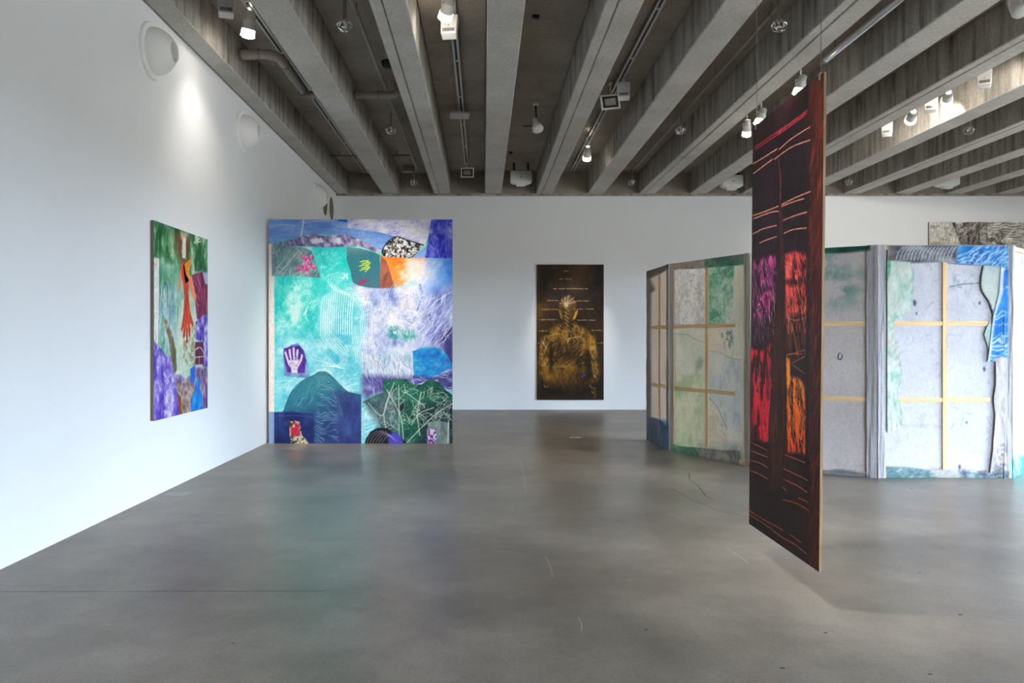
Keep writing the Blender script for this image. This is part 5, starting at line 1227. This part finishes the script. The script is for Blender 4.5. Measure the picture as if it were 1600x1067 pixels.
def paint_b(A):
    A.crop(1000, 390, 5.928); F = A.full(); A.mot(F, [(196, 196, 178), (212, 212, 198), (222, 220, 208)], .4, 1, 1, 1.5)
    m = A.poly([(310, 150), (600, 150), (595, 700), (310, 700)], 2); A.mot(m, [(176, 172, 172), (206, 204, 208), (222, 222, 226), (236, 236, 238)], .12, 1.8, 2, 1.8); A.scr(m, 220, .08, 60, 45, 1.3, cols=[(120, 110, 104), (240, 240, 244), (150, 142, 136)], a=.75)
    m = A.poly([(625, 150), (860, 140), (850, 480), (820, 700), (620, 700)], 2); A.mot(m, [(20, 110, 80), (56, 142, 110), (120, 180, 152), (206, 224, 210)], .16, 1.1, 3, 1.9); A.scr(m, 130, .07, 50, 50, 1.3, (222, 234, 224), .75)
    A.mot(A.poly([(860, 140), (950, 140), (945, 690), (825, 700), (845, 480)], 2), [(198, 206, 186), (212, 216, 200)], .3, 1, 4)
    A.mot(A.poly([(310, 735), (590, 735), (580, 1060), (310, 1130)], 6), [(180, 196, 172), (204, 210, 192), (220, 220, 206)], .16, 2, 5, 1.7); A.line([(312, 780), (420, 790), (500, 830), (585, 860)], 3, (150, 146, 130), .6); A.put(A.poly([(505, 1030), (540, 1005), (575, 1010), (560, 1090), (500, 1150), (500, 1090)], 5), (120, 136, 104), .8)
    m = A.poly([(620, 735), (850, 735), (840, 1000), (700, 940), (620, 950)], 3); A.mot(m, [(206, 196, 176), (222, 214, 196)], .1, 1, 6); A.put(A.blot(A.poly([(720, 750), (850, 740), (845, 980), (760, 900)], 4), .5, .58, .05), (54, 110, 120), .85); A.line([(620, 945), (700, 945), (790, 990), (920, 1025)], 2.5, (150, 150, 138), .8)
    m = A.poly([(620, 955), (700, 955), (790, 1000), (920, 1030), (915, 1700), (780, 1640), (700, 1420), (620, 1400)], 4); A.mot(m, [(170, 190, 200), (196, 206, 208), (216, 216, 208)], .14, 2, 7, 1.8); A.put(A.blot(m, .56, .7, .08, 2.4, 8), (130, 156, 180), .5)
    A.crop(1000, 560, 5.928)
    m = A.poly([(300, 160), (580, 140), (575, 820), (290, 800)], 4); A.mot(m, [(150, 190, 130), (190, 208, 160), (214, 216, 180), (226, 222, 196)], .2, 1.3, 9, 1.9); A.put(A.blot(m, .5, .68, .14, 1.5, 10), (130, 172, 116), .6); A.scr(m, 80, .08, 20, 60, 1, (216, 216, 180), .6)
    m = A.poly([(615, 440), (650, 410), (700, 450), (760, 600), (800, 740), (790, 820), (610, 810)], 5, 3); A.mot(m, [(196, 184, 164), (212, 202, 184), (226, 218, 204)], .1, 1.2, 11, 1.8); A.scr(m, 90, .06, 50, 60, 1, (150, 140, 122), .6); A.line([(620, 360), (700, 450), (760, 580), (790, 660)], 2.4, (90, 120, 116), .8)
    A.crop(1000, 390, 5.928); side_strips(A, .085, .085, [(146, 138, 132), (166, 160, 156), (182, 178, 174)])
    t1 = [(305, 125), (605, 60), (605, 170), (480, 178), (312, 186)]; m = A.poly(t1); A.mot(m, [(120, 104, 90), (160, 144, 128), (190, 178, 166)], .1, 1, 12, 1.8); A.scr(m, 40, .08, 60, 20, 1.3, (206, 196, 186), .7)
    t2 = [(600, 60), (960, 20), (960, 140), (850, 150), (600, 168)]; m = A.poly(t2); A.mot(m, [(12, 76, 62), (30, 112, 92), (80, 150, 126)], .16, .8, 13, 1.7); A.put(A.blot(m, .6, .68, .06), (150, 130, 100), .7)
    A.crop(1000, 560, 5.928)
    b1 = [(285, 790), (400, 815), (600, 830), (760, 850), (915, 850), (915, 1040), (600, 980), (285, 890)]; m = A.poly(b1); A.mot(m, [(20, 110, 70), (60, 140, 96), (150, 176, 140)], .14, 1, 14, 1.8); A.mot(A.poly([(540, 800), (930, 820), (930, 1060), (560, 1000)], 12), [(70, 76, 90), (120, 124, 128), (180, 178, 164)], .1, 1.2, 15, 1.8); A.scr(m, 40, .08, 70, 20, 1.3, (206, 206, 190), .6)
    A.img += (np.array((220, 204, 180), np.float32) - A.img) * .32
    fl = [(855, -900), (930, -900), (925, -400), (915, 100), (880, 330), (868, 200), (850, -200)]
    return [('top_fold', [(x, y + 1008) for x, y in [(p[0], p[1] - 2016) for p in t1]], -.004, .006, .008, 'brown streaked cloth folded over the top'), ('top_fold', [(x, y - 1008) for x, y in t2], -.004, .0065, .008, 'green cloth folded over the top'), ('bottom_fold', b1, -.004, .006, .01, 'green and slate cloth folded at the foot')]
screen((2.703, 11.56), (3.362, 10.12), 25, 130, paint_b, 'canvas seen from behind with painted white, green and beige fields', (.07, 1.31), vbar=.49, base=(210, 208, 196), mat='thin')
def paint_a(A):
    F = A.full(); A.mot(F, [(196, 180, 164), (206, 190, 174), (212, 198, 184)], .4, 1.4, 1, 1.5); side_strips(A, .22, .085, [(140, 132, 126), (164, 156, 150), (180, 174, 168)])
    bt = [(1009, 650), (1024, 653), (1032, 656), (1038, 664), (1048, 664), (1048, 712), (1009, 690)]; m = A.poly(bt, .8, 1); A.mot(m, [(84, 104, 130), (126, 140, 160), (176, 180, 186)], .16, 2, 2, 1.8); A.mot(A.poly([(1032, 655), (1048, 660), (1048, 712), (1036, 700)], 4), [(50, 96, 146), (96, 130, 166)], .15, 1.4, 3, 1.6, .7); A.scr(m, 40, .12, 100, 20, 1.2, (176, 186, 198), .5)
    tp = [(1009, 424), (1048, 408), (1048, 417), (1030, 428), (1012, 436)]; m = A.poly(tp); A.mot(m, [(120, 108, 96), (150, 138, 126)], .1, 1, 4)
    f1 = [(1015, 432), (1020, 446), (1023, 452), (1015, 460)]; m = A.poly(f1); A.mot(m, [(150, 138, 126), (176, 164, 152)], .1, 1, 5)
    return [('bottom_fold', bt, -.004, .008, .01, 'blue painted cloth at the foot'), ('top_fold', tp, -.004, .006, .008, None), ('loose_flap', f1, .006, .003, .02, None)]
screen((2.625, 12.83), (2.69, 11.605), 27, 120, paint_a, 'plain beige canvas seen from behind with a blue painted foot', (.24, 1.17), sides=(.22, .085), vbar=.56, base=(206, 190, 174), mat='thin')
def paint_e(A):
    F = A.full(); A.mot(F, [(206, 210, 220), (218, 222, 230), (228, 231, 238)], .4, 1, 1, 1.5); A.put(A.blot(F, .6, .7, .08, 1.5, 2), (120, 140, 170), .55); side_strips(A, .085, .085, GREY)
    bt = [(1580, 718), (1600, 712), (1700, 690), (1700, 760), (1580, 760)]; m = A.poly(bt); A.mot(m, [(10, 160, 160), (50, 190, 186), (150, 220, 216)], .14, 1, 3, 1.7); A.scr(m, 40, .08, -40, 20, 1.2, (226, 244, 242), .7)
    return [('bottom_fold', bt, -.004, .006, .008, 'turquoise cloth folded at the foot')]
screen((6.14, 9.285), (7.26, 10.31), 29, 70, paint_e, 'white canvas seen from behind with a turquoise foot, facing the windows', (.07, 1.42), base=(218, 222, 230))
